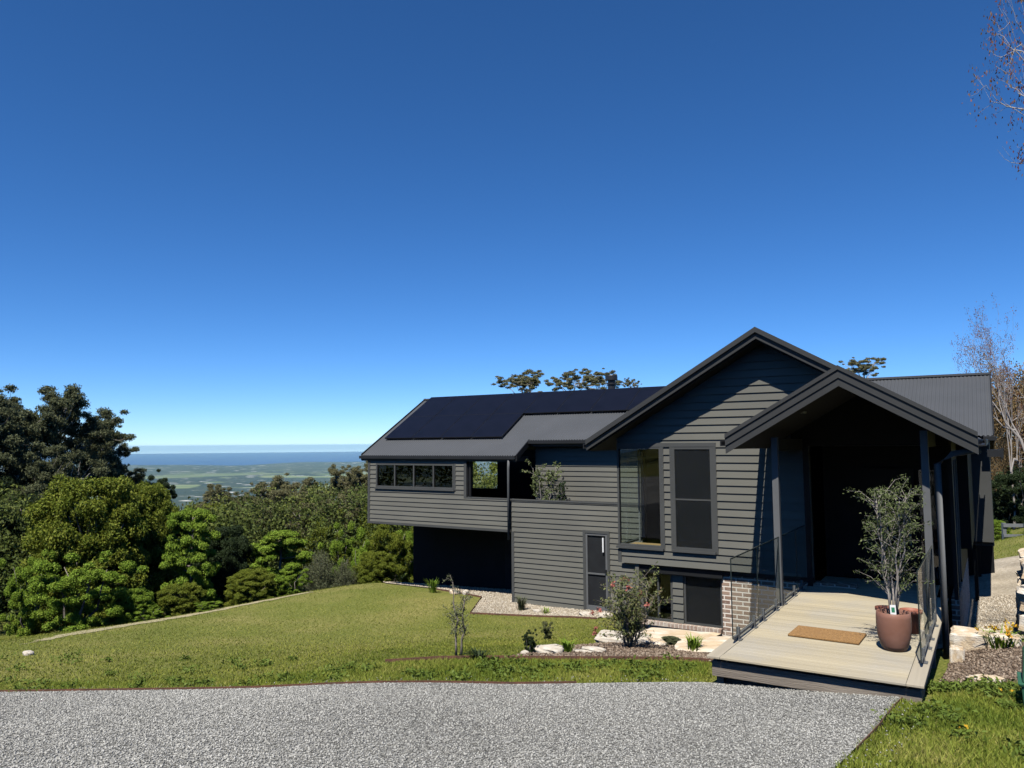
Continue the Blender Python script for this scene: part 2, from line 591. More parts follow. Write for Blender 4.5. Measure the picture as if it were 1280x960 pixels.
# ------------------------------------------------------------------ terrain
TP = [  # ground points (x, y, z) read off the place
    (-3.2, 9.7, -.4), (-.95, 9.6, -.2), (-5.3, 8.44, -.42), (-8.2, 6.84, -.5), (-11.25, 5.21, -.6), (-16, 2.5, -.75), (-24, -2, -1.0),
    (-1.17, 6.87, 0.0), (-1.05, 8.4, -.12), (0, 0, 1.0), (-4, 3, .35), (-8, 0, .4), (-14, -4, .2), (-6, 6, -.12), (-9.5, 3.5, -.15), (4, -5, 1.5), (-5, -6, 1.2),
    (-7.2, 9.6, -.62), (-5, 10.6, -.58), (-3.7, 11.2, -.56), (-6.28, 11.24, -.74), (-5.4, 12.1, -.8), (-4.6, 13.4, -1.05), (-3.0, 13.5, -1.0), (-2, 12, -.75), (-2, 16, -1.15),
    (-5.3, 14.6, -1.2), (-6.5, 15, -1.3), (-8.5, 14, -1.45), (-9.45, 18.9, -2.05), (-11.7, 19.1, -2.12), (-12.64, 17.8, -2.08), (-13.7, 20.2, -2.15), (-16.4, 21.1, -2.27), (-18.4, 21.1, -2.3),
    (-10, 24, -2.3), (-4, 20, -1.6), (-12, 13, -1.7), (-14.5, 11.6, -1.72), (-17, 15, -2.1), (-10, 9.5, -1.0), (-14, 7.5, -1.15), (-19, 8, -1.7), (-22, 4, -1.7),
    (-19.2, 21.4, -2.36), (-21.2, 18.7, -2.6), (-22.35, 16.3, -2.8), (-25, 13.85, -3.2), (-27.7, 12.7, -3.6), (-34, 10, -4.2), (-41, 18.9, -5.2), (-40, 5, -4.2), (-30, 2, -2.6),
    (-25, 20, -3.9), (-22, 24, -3.9), (-30, 25, -6), (-45, 30, -9.5), (-60, 45, -17), (-60, 15, -8.5), (-20, 34, -6), (-12, 40, -7), (-30, 45, -12), (-10, 60, -11),
    (0, 13, -.32), (.1, 9.8, -.2), (2, 8, 0), (-.2, 17.5, -.95), (1.2, 15.5, -.35), (-.2, 28, -1.2), (0, 34, -1.15), (3, 18, -.4), (5, 10, .1), (8, 22, 0), (6, 35, -.3), (2, 48, -.4), (14, 50, 2), (10, 0, 1.3), (16, 14, 1.2),
    (-4, 32, -3.0), (3, 65, -1), (20, 70, 4),
]
_P = np.array(TP)
_n = len(_P)


def _phi(r2):
    return .5 * r2 * np.log(np.maximum(r2, 1e-9))


_D = ((_P[:, None, :2] - _P[None, :, :2]) ** 2).sum(-1)
_A = np.zeros((_n + 3, _n + 3))
_A[:_n, :_n] = _phi(_D) + np.eye(_n) * .15
_A[:_n, _n] = 1
_A[:_n, _n + 1:] = _P[:, :2]
_A[_n:, :_n] = _A[:_n, _n:].T
_W = np.linalg.solve(_A, np.concatenate([_P[:, 2], np.zeros(3)]))


def gz(x, y):
    """terrain height, vectorised"""
    x = np.asarray(x, float)
    y = np.asarray(y, float)
    sh = x.shape
    q = np.stack([x.ravel(), y.ravel()], 1)
    out = np.empty(len(q))
    for i in range(0, len(q), 20000):
        c = q[i:i + 20000]
        d = ((c[:, None] - _P[None, :, :2]) ** 2).sum(-1)
        out[i:i + 20000] = _phi(d) @ _W[:_n] + _W[_n] + c @ _W[_n + 1:]
    r = np.hypot(q[:, 0], q[:, 1])
    t = np.clip((r - 50) / 40, 0, 1)
    t = t * t * (3 - 2 * t)
    a = np.arctan2(q[:, 0], q[:, 1])  # 0 = +Y; negative = left
    side = np.clip((a + .25) / .5, 0, 1)
    far = np.interp(r, [0, 60, 120, 400, 1500, 3500, 1e6], [-8, -14, -34, -130, -330, -410, -410])
    farR = np.interp(r, [0, 60, 120, 400, 1500, 3500, 1e6], [0, -1, 0, -60, -330, -410, -410])
    fz = far * (1 - side) + farR * side
    out = np.clip(out, -30, 8) * (1 - t) + fz * t
    return out.reshape(sh)


def g1(x, y):
    return float(gz(np.array([x]), np.array([y]))[0])


NA = 540
rad = np.concatenate([[0.0], np.arange(.6, 60, .45), np.geomspace(60, 46800, 62)])
ang = np.linspace(0, 2 * math.pi, NA, endpoint=False)
RR, AA = np.meshgrid(rad[1:], ang, indexing='ij')
GX, GY = RR * np.sin(AA), RR * np.cos(AA)
GZ = gz(GX, GY)
V = np.concatenate([[[0, 0, g1(0, 0)]], np.stack([GX, GY, GZ], -1).reshape(-1, 3)])
idx = 1 + np.arange(len(rad) - 1)[:, None] * NA + np.arange(NA)[None]
q = np.stack([idx[:-1], idx[1:], np.roll(idx[1:], -1, 1), np.roll(idx[:-1], -1, 1)], -1).reshape(-1, 4)
me = np_mesh('ground', V, q)
me.polygons.foreach_set('use_smooth', [True] * len(me.polygons))
tag(link('ground', me, GROUND), kind='structure')

# sea: a sector far beyond the coastal plain, with an uneven coast
sv, sf = [], []
for i in range(181):
    a = -math.pi * .95 + i / 180 * math.pi * 1.1
    coast = 19500 + 1500 * math.sin(a * 9) + 900 * math.sin(a * 23 + 1) + 500 * math.sin(a * 51)
    for r in (coast, 46000):
        sv.append((r * math.sin(a), r * math.cos(a), -408.5))
for i in range(180):
    sf.append((2 * i, 2 * i + 1, 2 * i + 3, 2 * i + 2))
tag(link('sea', np_mesh('sea', sv, sf), SEA), kind='structure')


def inside(poly, x, y):
    poly = np.asarray(poly)
    r = np.zeros(x.shape, bool)
    j = len(poly) - 1
    for i in range(len(poly)):
        xi, yi, xj, yj = *poly[i], *poly[j]
        c = ((yi > y) != (yj > y)) & (x < (xj - xi) * (y - yi) / (yj - yi + 1e-12) + xi)
        r ^= c
        j = i
    return r


def sheet(name, poly, mat, off, step=.3):
    """polygon laid over the terrain"""
    bm = bmesh.new()
    f = bm.faces.new([bm.verts.new((x, y, 0)) for x, y in poly])
    xs = [p[0] for p in poly]
    ys = [p[1] for p in poly]
    for ax, lo, hi in ((0, min(xs), max(xs)), (1, min(ys), max(ys))):
        for c in np.arange(lo + step, hi, step):
            co = (c, 0, 0) if ax == 0 else (0, c, 0)
            no = (1, 0, 0) if ax == 0 else (0, 1, 0)
            bmesh.ops.bisect_plane(bm, geom=bm.verts[:] + bm.edges[:] + bm.faces[:], plane_co=co, plane_no=no)
    bmesh.ops.triangulate(bm, faces=bm.faces)
    co = np.array([v.co[:] for v in bm.verts])
    z = gz(co[:, 0], co[:, 1]) + off
    for v, zz in zip(bm.verts, z):
        v.co.z = zz
    bmesh.ops.recalc_face_normals(bm, faces=bm.faces)
    if sum(f.normal.z for f in bm.faces) < 0:
        bmesh.ops.reverse_faces(bm, faces=bm.faces)
    me = bpy.data.meshes.new(name)
    bm.to_mesh(me)
    bm.free()
    me.polygons.foreach_set('use_smooth', [True] * len(me.polygons))
    return link(name, me, mat)


EDGE = [(-30, -5.4), (-24, -1.9), (-16, 2.55), (-11.25, 5.21), (-8.2, 6.84), (-5.3, 8.44), (-3.24, 9.68)]
DRIVE = EDGE + [(-.95, 10.1), (-1.02, 9.2), (-1.06, 8.4), (-1.14, 7.4), (-1.2, 6.6), (-1.0, 5.4), (0, 3.5), (3, 1), (6, -6), (-30, -14)]
tag(sheet('driveway', DRIVE, GRAVEL, .03, .4), kind='structure')
PEB = [(-9.2, 19.9), (-9.1, 18.75), (-9.9, 18.75), (-12.55, 17.85), (-13.72, 20.15), (-16.4, 21.0), (-18.6, 21.15), (-19.1, 21.6), (-18.9, 24), (-12.4, 24), (-12.4, 19.9)]
tag(sheet('pebble_border', PEB, PEBBLE, .03), kind='structure')
BED = [(-6.35, 10.05), (-5.2, 10.62), (-3.75, 11.3), (-3.2, 11.2), (-3.2, 14.9), (-4.6, 14.6), (-6, 14.2), (-6.1, 12.6), (-6.45, 11.0)]
tag(sheet('garden_bed', BED, MULCH, .03), kind='structure')
BED2 = [(-.7, 11.0), (.5, 11.2), (1.2, 12.4), (1.0, 13.6), (-.6, 13.7)]
tag(sheet('garden_bed', BED2, MULCH, .03), kind='structure')
PATH = [(-.95, 14.0), (.6, 14.2), (.5, 18), (.9, 24), (1.6, 29.5), (-1.2, 29.8), (-1.6, 24), (-.6, 20.5)]
tag(sheet('gravel_path', PATH, TRACK, .03, .5), kind='structure')
DRYP = [(-18.6, 9.0), (-20.1, 11.0), (-20.7, 13.1), (-20.4, 15.0), (-20.2, 16.9), (-19.6, 18.6), (-20.0, 18.9), (-20.9, 17.4), (-21.5, 15.8), (-22.1, 14.1), (-21.6, 11.9), (-20.3, 10.4)]
_d = []
for (xa, ya), (xb, yb) in zip(DRYP, DRYP[1:] + DRYP[:1]):
    for t_ in np.arange(0, 1, .125):
        _d.append((xa + (xb - xa) * t_ + RNG.uniform(-.13, .13), ya + (yb - ya) * t_ + RNG.uniform(-.13, .13)))
DRYP = _d
tag(sheet('dirt_track', DRYP, DRYM, .012, .5), kind='structure')


# ------------------------------------------------------------------ small scattered stuff
def scatter(poly, n):
    poly = np.asarray(poly)
    lo, hi = poly.min(0), poly.max(0)
    P = np.zeros((0, 2))
    while len(P) < n:
        c = RNG.uniform(lo, hi, (n * 2, 2))
        P = np.concatenate([P, c[inside(poly, c[:, 0], c[:, 1])]])
    return P[:n]


def stones(name, P, smin, smax, mat, kind='stuff'):
    n = len(P)
    s = RNG.uniform(smin, smax, (n, 1, 1)) * RNG.uniform(.7, 1.2, (n, 1, 3))
    s[:, :, 2] *= .7
    base = np.array([(1, 0, 0), (0, 1, 0), (-1, 0, 0), (0, -1, 0), (.2, .1, 1), (0, 0, -1.)])
    a = RNG.uniform(0, 2 * math.pi, n)
    v = base[None] * s + RNG.normal(0, .15, (n, 6, 3)) * s
    ca, sa = np.cos(a)[:, None], np.sin(a)[:, None]
    x, y = v[..., 0] * ca - v[..., 1] * sa, v[..., 0] * sa + v[..., 1] * ca
    v = np.stack([x, y, v[..., 2]], -1)
    z = gz(P[:, 0], P[:, 1])
    v += np.stack([P[:, 0], P[:, 1], z + .035], -1)[:, None]
    f = np.array([(0, 1, 4), (1, 2, 4), (2, 3, 4), (3, 0, 4), (1, 0, 5), (2, 1, 5), (3, 2, 5), (0, 3, 5)])
    F = (np.arange(n)[:, None, None] * 6 + f[None]).reshape(-1, 3)
    return tag(link(name, np_mesh(name, v.reshape(-1, 3), F), mat), kind=kind)


NEAR_DRIVE = [(-17, 1.8), (-11.25, 5.15), (-8.2, 6.78), (-5.3, 8.38), (-3.24, 9.6), (-.97, 10.0), (-1.04, 9.2), (-1.08, 8.4), (-1.16, 7.4), (-1.22, 6.6), (-1.4, 5.0), (-5.5, 2.5), (-12, -1)]
P = scatter(NEAR_DRIVE, 190000)
stones('loose_gravel', np.concatenate([P, scatter([(-1.2, 6.5), (-1.06, 8.4), (-.95, 10), (-.6, 9.6), (-.75, 8), (-.9, 6.5)], 120), scatter([(-11.3, 5.3), (-5.3, 8.5), (-3.3, 9.75), (-3.5, 10), (-5.5, 8.8), (-11.4, 5.6)], 200)]), .0055, .014, STONEM)
stones('loose_pebbles', scatter(PEB, 9000), .012, .032, PEBBLEM)
stones('path_stones', scatter([(-.5, 14.2), (.6, 14.2), (.5, 18), (.7, 22), (-.5, 22)], 5000), .01, .03, PEBBLEM)


CHIPM = island_mat('bark_chip', [(.06, .04, .028), (.14, .1, .07), (.24, .18, .13), (.36, .29, .22)], .9, 0, mixn=.1)
stones('mulch_chips', np.concatenate([scatter(BED, 9000), scatter(BED2, 3500)]), .008, .03, CHIPM)


def blades(name, P, hmin, hmax, w, mat, lean=.5):
    n = len(P)
    z = gz(P[:, 0], P[:, 1]) + .005
    h = RNG.uniform(hmin, hmax, n)
    a = RNG.uniform(0, 2 * math.pi, n)
    b = RNG.uniform(0, 2 * math.pi, n)
    le = RNG.uniform(0, lean, n) * h
    ww = w * RNG.uniform(.6, 1.3, n)
    c = np.stack([P[:, 0], P[:, 1], z], -1)
    t = np.stack([np.cos(a) * ww, np.sin(a) * ww, np.zeros(n)], -1)
    tip = c + np.stack([np.cos(b) * le, np.sin(b) * le, h], -1)
    v = np.stack([c - t, c + t, tip], 1).reshape(-1, 3)
    F = np.arange(n * 3).reshape(-1, 3)
    return tag(link(name, np_mesh(name, v, F), mat), kind='stuff')


NOGRASS = [DRIVE, PEB, BED, BED2, PATH,
           [(-3.2, 9.5), (-.7, 9.5), (-.7, 15), (-3.2, 15)], [(-6.5, 15), (-.6, 15), (-.6, 27), (-12.6, 27), (-12.6, 19.8), (-6.5, 19.8)],
           [(-18.5, 21), (-12, 20), (-12, 27), (-18.5, 27)]]


def grass_pts(poly, n):
    P = scatter(poly, n)
    k = np.zeros(len(P), bool)
    for q_ in NOGRASS:
        k |= inside(q_, P[:, 0], P[:, 1])
    k |= inside(DRYP, P[:, 0], P[:, 1]) & (RNG.random(len(P)) < .6)
    return P[~k]


LAWN = [(-26, -3), (-16, 2.6), (-3.2, 9.75), (-3.2, 15), (-9, 19.9), (-12.5, 18), (-18.5, 21.3), (-20.7, 19.2), (-23, 16), (-28, 12.4), (-40, 6)]
B_ = grass_pts(LAWN, 1500000)
B_ = B_[RNG.random(len(B_)) < np.minimum(1, (9.5 / np.hypot(B_[:, 0], B_[:, 1])) ** 2.4) * .62]
C_ = grass_pts([(-27, 11), (-18.5, 21.6), (-20, 22.5), (-42, 22), (-46, 8)], 40000)
blades('lawn_grass', np.concatenate([B_, C_]), .014, .04, .008, GRASSM, 1.2)
R_ = grass_pts([(-1.1, 10.2), (-1.25, 6.4), (-.9, 5), (2, 5), (2.5, 12), (.3, 12.2), (-.4, 11.4)], 95000)
E_ = grass_pts([(-16, 2.55), (-11.25, 5.2), (-8.2, 6.83), (-5.3, 8.43), (-3.24, 9.7), (-3.6, 11.1), (-5.4, 10.35), (-7.6, 9.2), (-9.5, 7.2), (-16.3, 3.5)], 60000)
F_ = grass_pts([(-1.2, 29.9), (3, 29.8), (4, 38), (-1.5, 38)], 12000)
blades('long_grass', np.concatenate([R_, E_, F_]), .02, .07, .0065, GRASS2M, 1.3)


# ------------------------------------------------------------------ vegetation
def leaf_cloud(C, Nb, L, Wd, jitter=.8):
    """rhombus leaves at C (n,3), normals biased to Nb (n,3)"""
    n = len(C)
    N = Nb + RNG.normal(0, jitter, (n, 3))
    N /= np.linalg.norm(N, axis=1, keepdims=True) + 1e-9
    u = np.cross(N, RNG.normal(0, 1, (n, 3)))
    u /= np.linalg.norm(u, axis=1, keepdims=True) + 1e-9
    w = np.cross(N, u)
    l = (L * RNG.uniform(.6, 1.3, n))[:, None]
    b = (Wd * RNG.uniform(.6, 1.3, n))[:, None]
    bend = N * l * .12
    v = np.stack([C - u * l * .5 - bend, C + w * b * .5, C + u * l * .5 - bend, C - w * b * .5], 1).reshape(-1, 3)
    return v, np.arange(n * 4).reshape(-1, 4)


def clump_leaves(cl, per, L, Wd, up=.5, shell=.55):
    """cl: list of (cx,cy,cz,rx,ry,rz); leaves mostly near each clump's outside"""
    cl = np.asarray(cl, float)
    vol = (cl[:, 3] * cl[:, 4] + cl[:, 3] * cl[:, 5]) / 2
    cnt = np.maximum(12, (per * len(cl) * vol / vol.sum())).astype(int)
    k = np.repeat(np.arange(len(cl)), cnt)
    n = len(k)
    d = RNG.normal(0, 1, (n, 3))
    d /= np.linalg.norm(d, axis=1, keepdims=True)
    r = shell + (1 - shell) * RNG.uniform(0, 1, n) ** .7
    r *= 1 + RNG.normal(0, .09, n)
    C = cl[k, :3] + d * cl[k, 3:] * r[:, None]
    Nb = d * .8 + np.array([0, 0, up])
    return leaf_cloud(C, Nb, L, Wd)


def limb(p0, p1, k=5, wob=.06):
    p0, p1 = np.array(p0, float), np.array(p1, float)
    ln = np.linalg.norm(p1 - p0)
    pts = [p0 + (p1 - p0) * t + RNG.normal(0, wob * ln, 3) * math.sin(math.pi * t) for t in np.linspace(0, 1, k)]
    return [tuple(p) for p in pts]


PROTO = {}


def make_proto(kind, var):
    """own random stream for every prototype, so one tree never changes another"""
    global RNG
    keep = RNG
    RNG = np.random.default_rng(sum(ord(c) * (i + 3) for i, c in enumerate(kind)) * 17 + var)
    r_ = grow_proto(kind, var)
    RNG = keep
    return r_


def grow_proto(kind, var):
    """unit trees about 1 m high and 1 m wide (scaled when placed): returns (trunk mesh, crown mesh)"""
    key = (kind, var)
    if key in PROTO:
        return PROTO[key]
    tr = MB()
    cl = []
    if kind == 'gum':
        fork = RNG.uniform(.28, .4)
        top = limb((0, 0, 0), (RNG.normal(0, .03), RNG.normal(0, .03), fork), 5, .02)
        tr.tube(top, [.02, .018, .016, .015, .013], 8)
        tip = top[-1]
        for i in range(9):
            a = i / 9 * 6.283 + RNG.uniform(-.4, .4)
            rr = RNG.uniform(.06, .42)
            e = (math.cos(a) * rr, math.sin(a) * rr, RNG.uniform(.66, .93) - rr * .35)
            lb = limb(tip, e, 6, .07)
            tr.tube(lb, [.01, .008, .007, .005, .004, .0025], 6)
            for j in range(RNG.integers(9, 14)):
                o = RNG.normal(0, 1, 3) * (.085, .085, .05)
                c = np.array(e) + o + (0, 0, .02)
                s = RNG.uniform(.025, .062)
                cl.append((*c, s * RNG.uniform(.8, 1.5), s * RNG.uniform(.8, 1.5), s * .6))
                tr.tube(limb(lb[3 + int(j % 2)], c, 4, .05), [.0035, .0025, .002, .001], 4, False)
        for i in range(110):
            a, rr = RNG.uniform(0, 6.283), RNG.uniform(.05, .46)
            z = RNG.uniform(.1, .78 - rr * .3)
            s = RNG.uniform(.025, .06)
            cl.append((math.cos(a) * rr, math.sin(a) * rr, z, s * RNG.uniform(.8, 1.5), s * RNG.uniform(.8, 1.5), s * .8))
            if i % 4 == 0:
                tr.tube(limb((0, 0, min(z - .05, fork)), (math.cos(a) * rr, math.sin(a) * rr, z), 4, .05), [.005, .004, .003, .002], 5, False)
        cl = [(*q[:3], q[3] * 1.3, q[4] * 1.3, q[5] * 1.35) for q in cl]
        v, f = clump_leaves(cl, 400, .0215, .0095, .3, .05)
    elif kind == 'umbrella':  # far gum seen over a roof: long bare limbs, flat leafy caps
        top = limb((0, 0, 0), (.02, 0, .55), 5, .02)
        tr.tube(top, [.02, .017, .015, .014, .012], 8)
        for i in range(9):
            a = i / 9 * 6.283 + RNG.uniform(-.3, .3)
            rr = RNG.uniform(.08, .46)
            e = np.array((math.cos(a) * rr, math.sin(a) * rr, .97 - rr * rr * .9 - RNG.uniform(0, .16)))
            lb = limb(top[-1], e, 6, .05)
            tr.tube(lb, [.009, .007, .006, .005, .004, .002], 6)
            for j in range(11):
                c = e + RNG.normal(0, 1, 3) * (.085, .085, .06)
                s = RNG.uniform(.022, .055)
                cl.append((*c, s * 1.3, s * 1.1, s * .5))
                tr.tube(limb(lb[4], c, 3, .05), [.003, .002, .001], 4, False)
        v, f = clump_leaves(cl, 150, .024, .011, .3, .05)
    elif kind == 'dense':  # round evergreen covered in tight leafy bumps
        tr.tube(limb((0, 0, 0), (0, 0, .7), 5, .02), [.03, .027, .023, .018, .01], 8)
        for i in range(260):
            d = RNG.normal(0, 1, 3)
            d /= np.linalg.norm(d)
            d[2] = RNG.uniform(-.98, 1)
            h_ = math.hypot(d[0], d[1]) + 1e-6
            k_ = max(.25, 1 - abs(d[2]) ** 2.6) ** .5 / h_ * RNG.uniform(.62, 1.0) if d[2] > 0 else RNG.uniform(.7, 1) / h_
            c = np.array((d[0] * k_ * .44, d[1] * k_ * .44, .48 + d[2] * .45))
            s = RNG.uniform(.045, .085)
            cl.append((*c, s, s, s * .8))
            if i % 6 == 0:
                tr.tube(limb((0, 0, .25 + .3 * RNG.random()), c * .9, 4, .05), [.01, .008, .006, .004], 5, False)
        for i in range(70):
            d = RNG.normal(0, 1, 3)
            d /= np.linalg.norm(d)
            cl.append((d[0] * .27, d[1] * .27, .46 + d[2] * .3, .1, .1, .1))
        v, f = clump_leaves(cl, 430, .021, .011, .5, .5)
    elif kind == 'tiered':  # foliage in separate flattened layers
        tr.tube(limb((0, 0, 0), (0, 0, .9), 6, .015), [.03, .026, .022, .018, .013, .007], 8)
        for i in range(120):
            z = RNG.uniform(.04, .97)
            wmax = .48 * (1 - ((z - .38) / .66) ** 2) ** .5 if abs(z - .38) < .66 else .05
            a = RNG.uniform(0, 6.283)
            rr = wmax * RNG.uniform(.25, 1)
            c = (math.cos(a) * rr, math.sin(a) * rr, z)
            s = RNG.uniform(.065, .12)
            cl.append((*c, s, s, s * .42))
            if i % 4 == 0:
                tr.tube(limb((0, 0, z - .05), c, 4, .03), [.01, .007, .005, .003], 5, False)
        v, f = clump_leaves(cl, 700, .026, .013, .7, .35)
    elif kind == 'loose':  # irregular bush tree with gaps
        for i in range(5):
            a = i / 5 * 6.283 + RNG.uniform(-.4, .4)
            e = np.array((math.cos(a) * .28, math.sin(a) * .28, RNG.uniform(.5, .85)))
            lb = limb((RNG.normal(0, .02), RNG.normal(0, .02), 0), e, 6, .06)
            tr.tube(lb, [.018, .015, .012, .009, .006, .003], 6)
            for j in range(16):
                c = np.array(lb[RNG.integers(1, 6)]) + RNG.normal(0, 1, 3) * (.13, .13, .09)
                c[2] = max(c[2], .04)
                s = RNG.uniform(.05, .1)
                cl.append((*c, s, s, s * .7))
        v, f = clump_leaves(cl, 680, .023, .011, .4, .3)
    elif kind == 'wispy':  # feathery shrub of upright fine shoots
        V_, F_ = [], []
        n0 = 0
        for i in range(150):
            a, rr = RNG.uniform(0, 6.283), RNG.uniform(.05, .48)
            hh = (1 - (rr / .55) ** 2) * RNG.uniform(.6, 1)
            p0, p1 = np.array((math.cos(a) * rr * .3, math.sin(a) * rr * .3, 0)), np.array((math.cos(a) * rr, math.sin(a) * rr, hh))
            tr.tube([tuple(p0), tuple((p0 + p1) / 2 + RNG.normal(0, .02, 3)), tuple(p1)], [.005, .003, .001], 4, False)
            t = RNG.uniform(.25, 1, 110)[:, None]
            C = p0 + (p1 - p0) * t + RNG.normal(0, .03, (110, 3))
            v_, f_ = leaf_cloud(C, np.tile((0, 0, .3), (110, 1)), .04, .008)
            V_.append(v_)
            F_.append(f_ + n0)
            n0 += len(v_)
        v, f = np.concatenate(V_), np.concatenate(F_)
    elif kind in ('bare', 'autumn'):
        tips = []

        def grow(p, d, ln, r, lev):
            p1 = p + d * ln
            mid = p + d * ln * .5 + RNG.normal(0, ln * .06, 3)
            tr.tube([tuple(p), tuple(mid), tuple(p1)], [r, r * .85, r * .68], 6 if lev < 2 else 4, False)
            if lev >= (6 if var == 1 and kind == 'bare' else 5) or ln < .02:
                tips.append(p1)
                return
            if lev >= 3:
                tips.append(mid)
            for k in range(3 if lev < 4 else 2):
                nd = d + RNG.normal(0, .48, 3)
                nd[2] += .12
                nd /= np.linalg.norm(nd)
                grow(p1 if k else mid + (p1 - mid) * .6, nd, ln * RNG.uniform(.64, .86), r * .56, lev + 1)
        grow(np.zeros(3), np.array((0, 0, 1.)), .3, .013 if kind == 'bare' and var == 1 else .02, 0)
        T = np.array(tips)
        rep = 14 if kind == 'bare' else 50
        sp = .012 if kind == 'bare' else .055
        if kind == 'bare':
            T = T[RNG.random(len(T)) < .75]
            rep = 14 if var == 1 else 9
        C = np.repeat(T, rep, 0) + RNG.normal(0, sp, (len(T) * rep, 3))
        lk = .0085 if var == 1 else .012
        v, f = leaf_cloud(C, np.tile((0, 0, .3), (len(C), 1)), lk if kind == 'bare' else .022, lk * .55 if kind == 'bare' else .014)
        hmax = max(t[2] for t in tips)
        wmax = 2 * np.percentile([math.hypot(t[0], t[1]) for t in tips], 97)
        S = np.array((1 / wmax, 1 / wmax, 1 / hmax))
        tr.v = [tuple(np.array(p) * S) for p in tr.v]
        v = v * S
    zt_ = np.percentile(v[:, 2], 99.7)
    w_ = np.percentile(np.hypot(v[:, 0], v[:, 1]), 98.5) * 2
    S = np.array((1 / w_, 1 / w_, 1 / zt_))
    v = v * S
    tr.v = [tuple(np.array(p) * S) for p in tr.v]
    plain = tr.mesh(kind + '_trunk', True)
    r0 = {'gum': .02, 'umbrella': .02, 'bare': .013 if var == 1 else .02, 'autumn': .02}.get(kind, .03) * S[0]
    tr.tube([(0, 0, -3.5), (0, 0, -1.2), (0, 0, -.3), (0, 0, .02)], [r0 * 2.2, r0 * 1.55, r0 * 1.15, r0], 8)
    PROTO[key] = (plain, np_mesh(kind + '_crown', v, f), tr.mesh(kind + '_long_trunk', True))
    return PROTO[key]


def tree(name, label, kind, var, px, dist, ptop, wpx, leaf, bark=BARK, group=None, cat='tree', loc=None, H=None, W=None, rot=None, sink=.05, long_=False):
    if loc is None:
        x, y = at_dist(px, dist)
        z = g1(x, y) - sink
        H = z_at(px, ptop, dist) - z
        W = wpx / FPX * dist * math.cos(math.atan((px - 640) / FPX))
        lim = W * {'gum': 1.15, 'umbrella': 1.0, 'tiered': 1.7, 'bare': 4, 'autumn': 4}.get(kind, 1.35)
        long_ = H > lim and dist > 37
        if long_:           # tall stem below a crown of natural proportions
            z, H = z + H - lim, lim
        loc = (x, y, z)
    t = thing(name, label, cat, loc, group)
    t.rotation_euler = (0, 0, RNG.uniform(0, 6.28) if rot is None else rot)
    t.scale = (W, W, H)
    tm, cm, lt = make_proto(kind, var)
    if long_:
        tm = lt
    for nm, m_, mat in (('trunk', tm, bark), ('crown', cm, leaf)):
        o = bpy.data.objects.new(nm, m_)
        if not m_.materials:
            m_.materials.append(mat)
        COL.objects.link(o)
        o.material_slots[0].link = 'OBJECT'
        o.material_slots[0].material = mat
        o.parent = t
    return t


L_WOOD = island_mat('woodland_leaf', [(0.0732, 0.1244, 0.0205), (0.0512, 0.0805, 0.0205), (0.1244, 0.161, 0.0322), (0.0732, 0.0952, 0.0293), (0.1757, 0.205, 0.0439), (0.1098, 0.1025, 0.0498), (0.161, 0.1464, 0.0732)], .6, .25, nscale=.13, mixn=.72)
L_WOODR = island_mat('brown_woodland_leaf', [(0.0976, 0.0854, 0.0366), (0.183, 0.122, 0.0549), (0.2684, 0.1769, 0.0854), (0.2074, 0.1647, 0.0732)], .7, .2, nscale=.2, mixn=.6)


def woodland(name, n, pxr, rr, tops, mat, per=300, L=.17, Wd=.085, rad=(1.0, 2.1), hmax=12):
    cl = []
    px_ = RNG.uniform(*pxr, n)
    r_ = rr[0] + (rr[1] - rr[0]) * RNG.uniform(0, 1, n) ** 1.6
    tp = np.interp(px_, [t[0] for t in tops], [t[1] for t in tops])
    for px, r, t in zip(px_, r_, tp):
        x, y = at_dist(px, r)
        zb = g1(x, y)
        zt = min(z_at(px, t + RNG.uniform(0, 26), r), zb + RNG.uniform(.6, 1) * hmax)
        if zt < zb + .8:
            continue
        R_ = RNG.uniform(*rad)
        hh = min(zt - zb, 2.6 * R_)
        for k in range(13):
            d = RNG.normal(0, 1, 3)
            d /= np.linalg.norm(d)
            s_ = R_ * RNG.uniform(.22, .42)
            cl.append((x + d[0] * R_ * .8, y + d[1] * R_ * .8, zt - s_ * .7 - (1 - d[2]) * .5 * (hh - s_), s_, s_, s_ * .75))
    v, f = clump_leaves(cl, per / 13, L, Wd, .4, .35)
    return tag(link(name, np_mesh(name, v, f), mat), kind='stuff')


woodland('woodland', 620, (-190, 640), (35, 120), [(-190, 540), (0, 580), (60, 622), (200, 624), (240, 618), (300, 606), (345, 598), (450, 592), (520, 594), (560, 570), (640, 560)], L_WOOD, 420)
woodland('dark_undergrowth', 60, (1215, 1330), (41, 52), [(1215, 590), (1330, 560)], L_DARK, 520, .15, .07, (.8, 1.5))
woodland('brown_woodland', 150, (1222, 1460), (45, 75), [(1222, 500), (1250, 476), (1460, 470)], L_WOODR, 560, .15, .07)
cl = []  # unseen trees behind the camera, added to darken the window reflections
for i in range(170):
    a_ = RNG.uniform(math.radians(105), math.radians(262))
    r_ = RNG.uniform(30, 52)
    x, y = r_ * math.sin(a_), r_ * math.cos(a_)
    zb = g1(x, y)
    hh = RNG.uniform(5, 11)
    for k in range(9):
        cl.append((x + RNG.normal(0, 1.3), y + RNG.normal(0, 1.3), zb + hh * RNG.uniform(.15, 1), RNG.uniform(.8, 1.6), RNG.uniform(.8, 1.6), RNG.uniform(.6, 1.1)))
v, f = clump_leaves(cl, 55, .4, .2, .4, .3)
tag(link('unseen_woodland', np_mesh('unseen_woodland', v, f), L_WOOD), kind='stuff')
FE = 'trees along the forest edge'
FG = 'gum trees on the skyline'
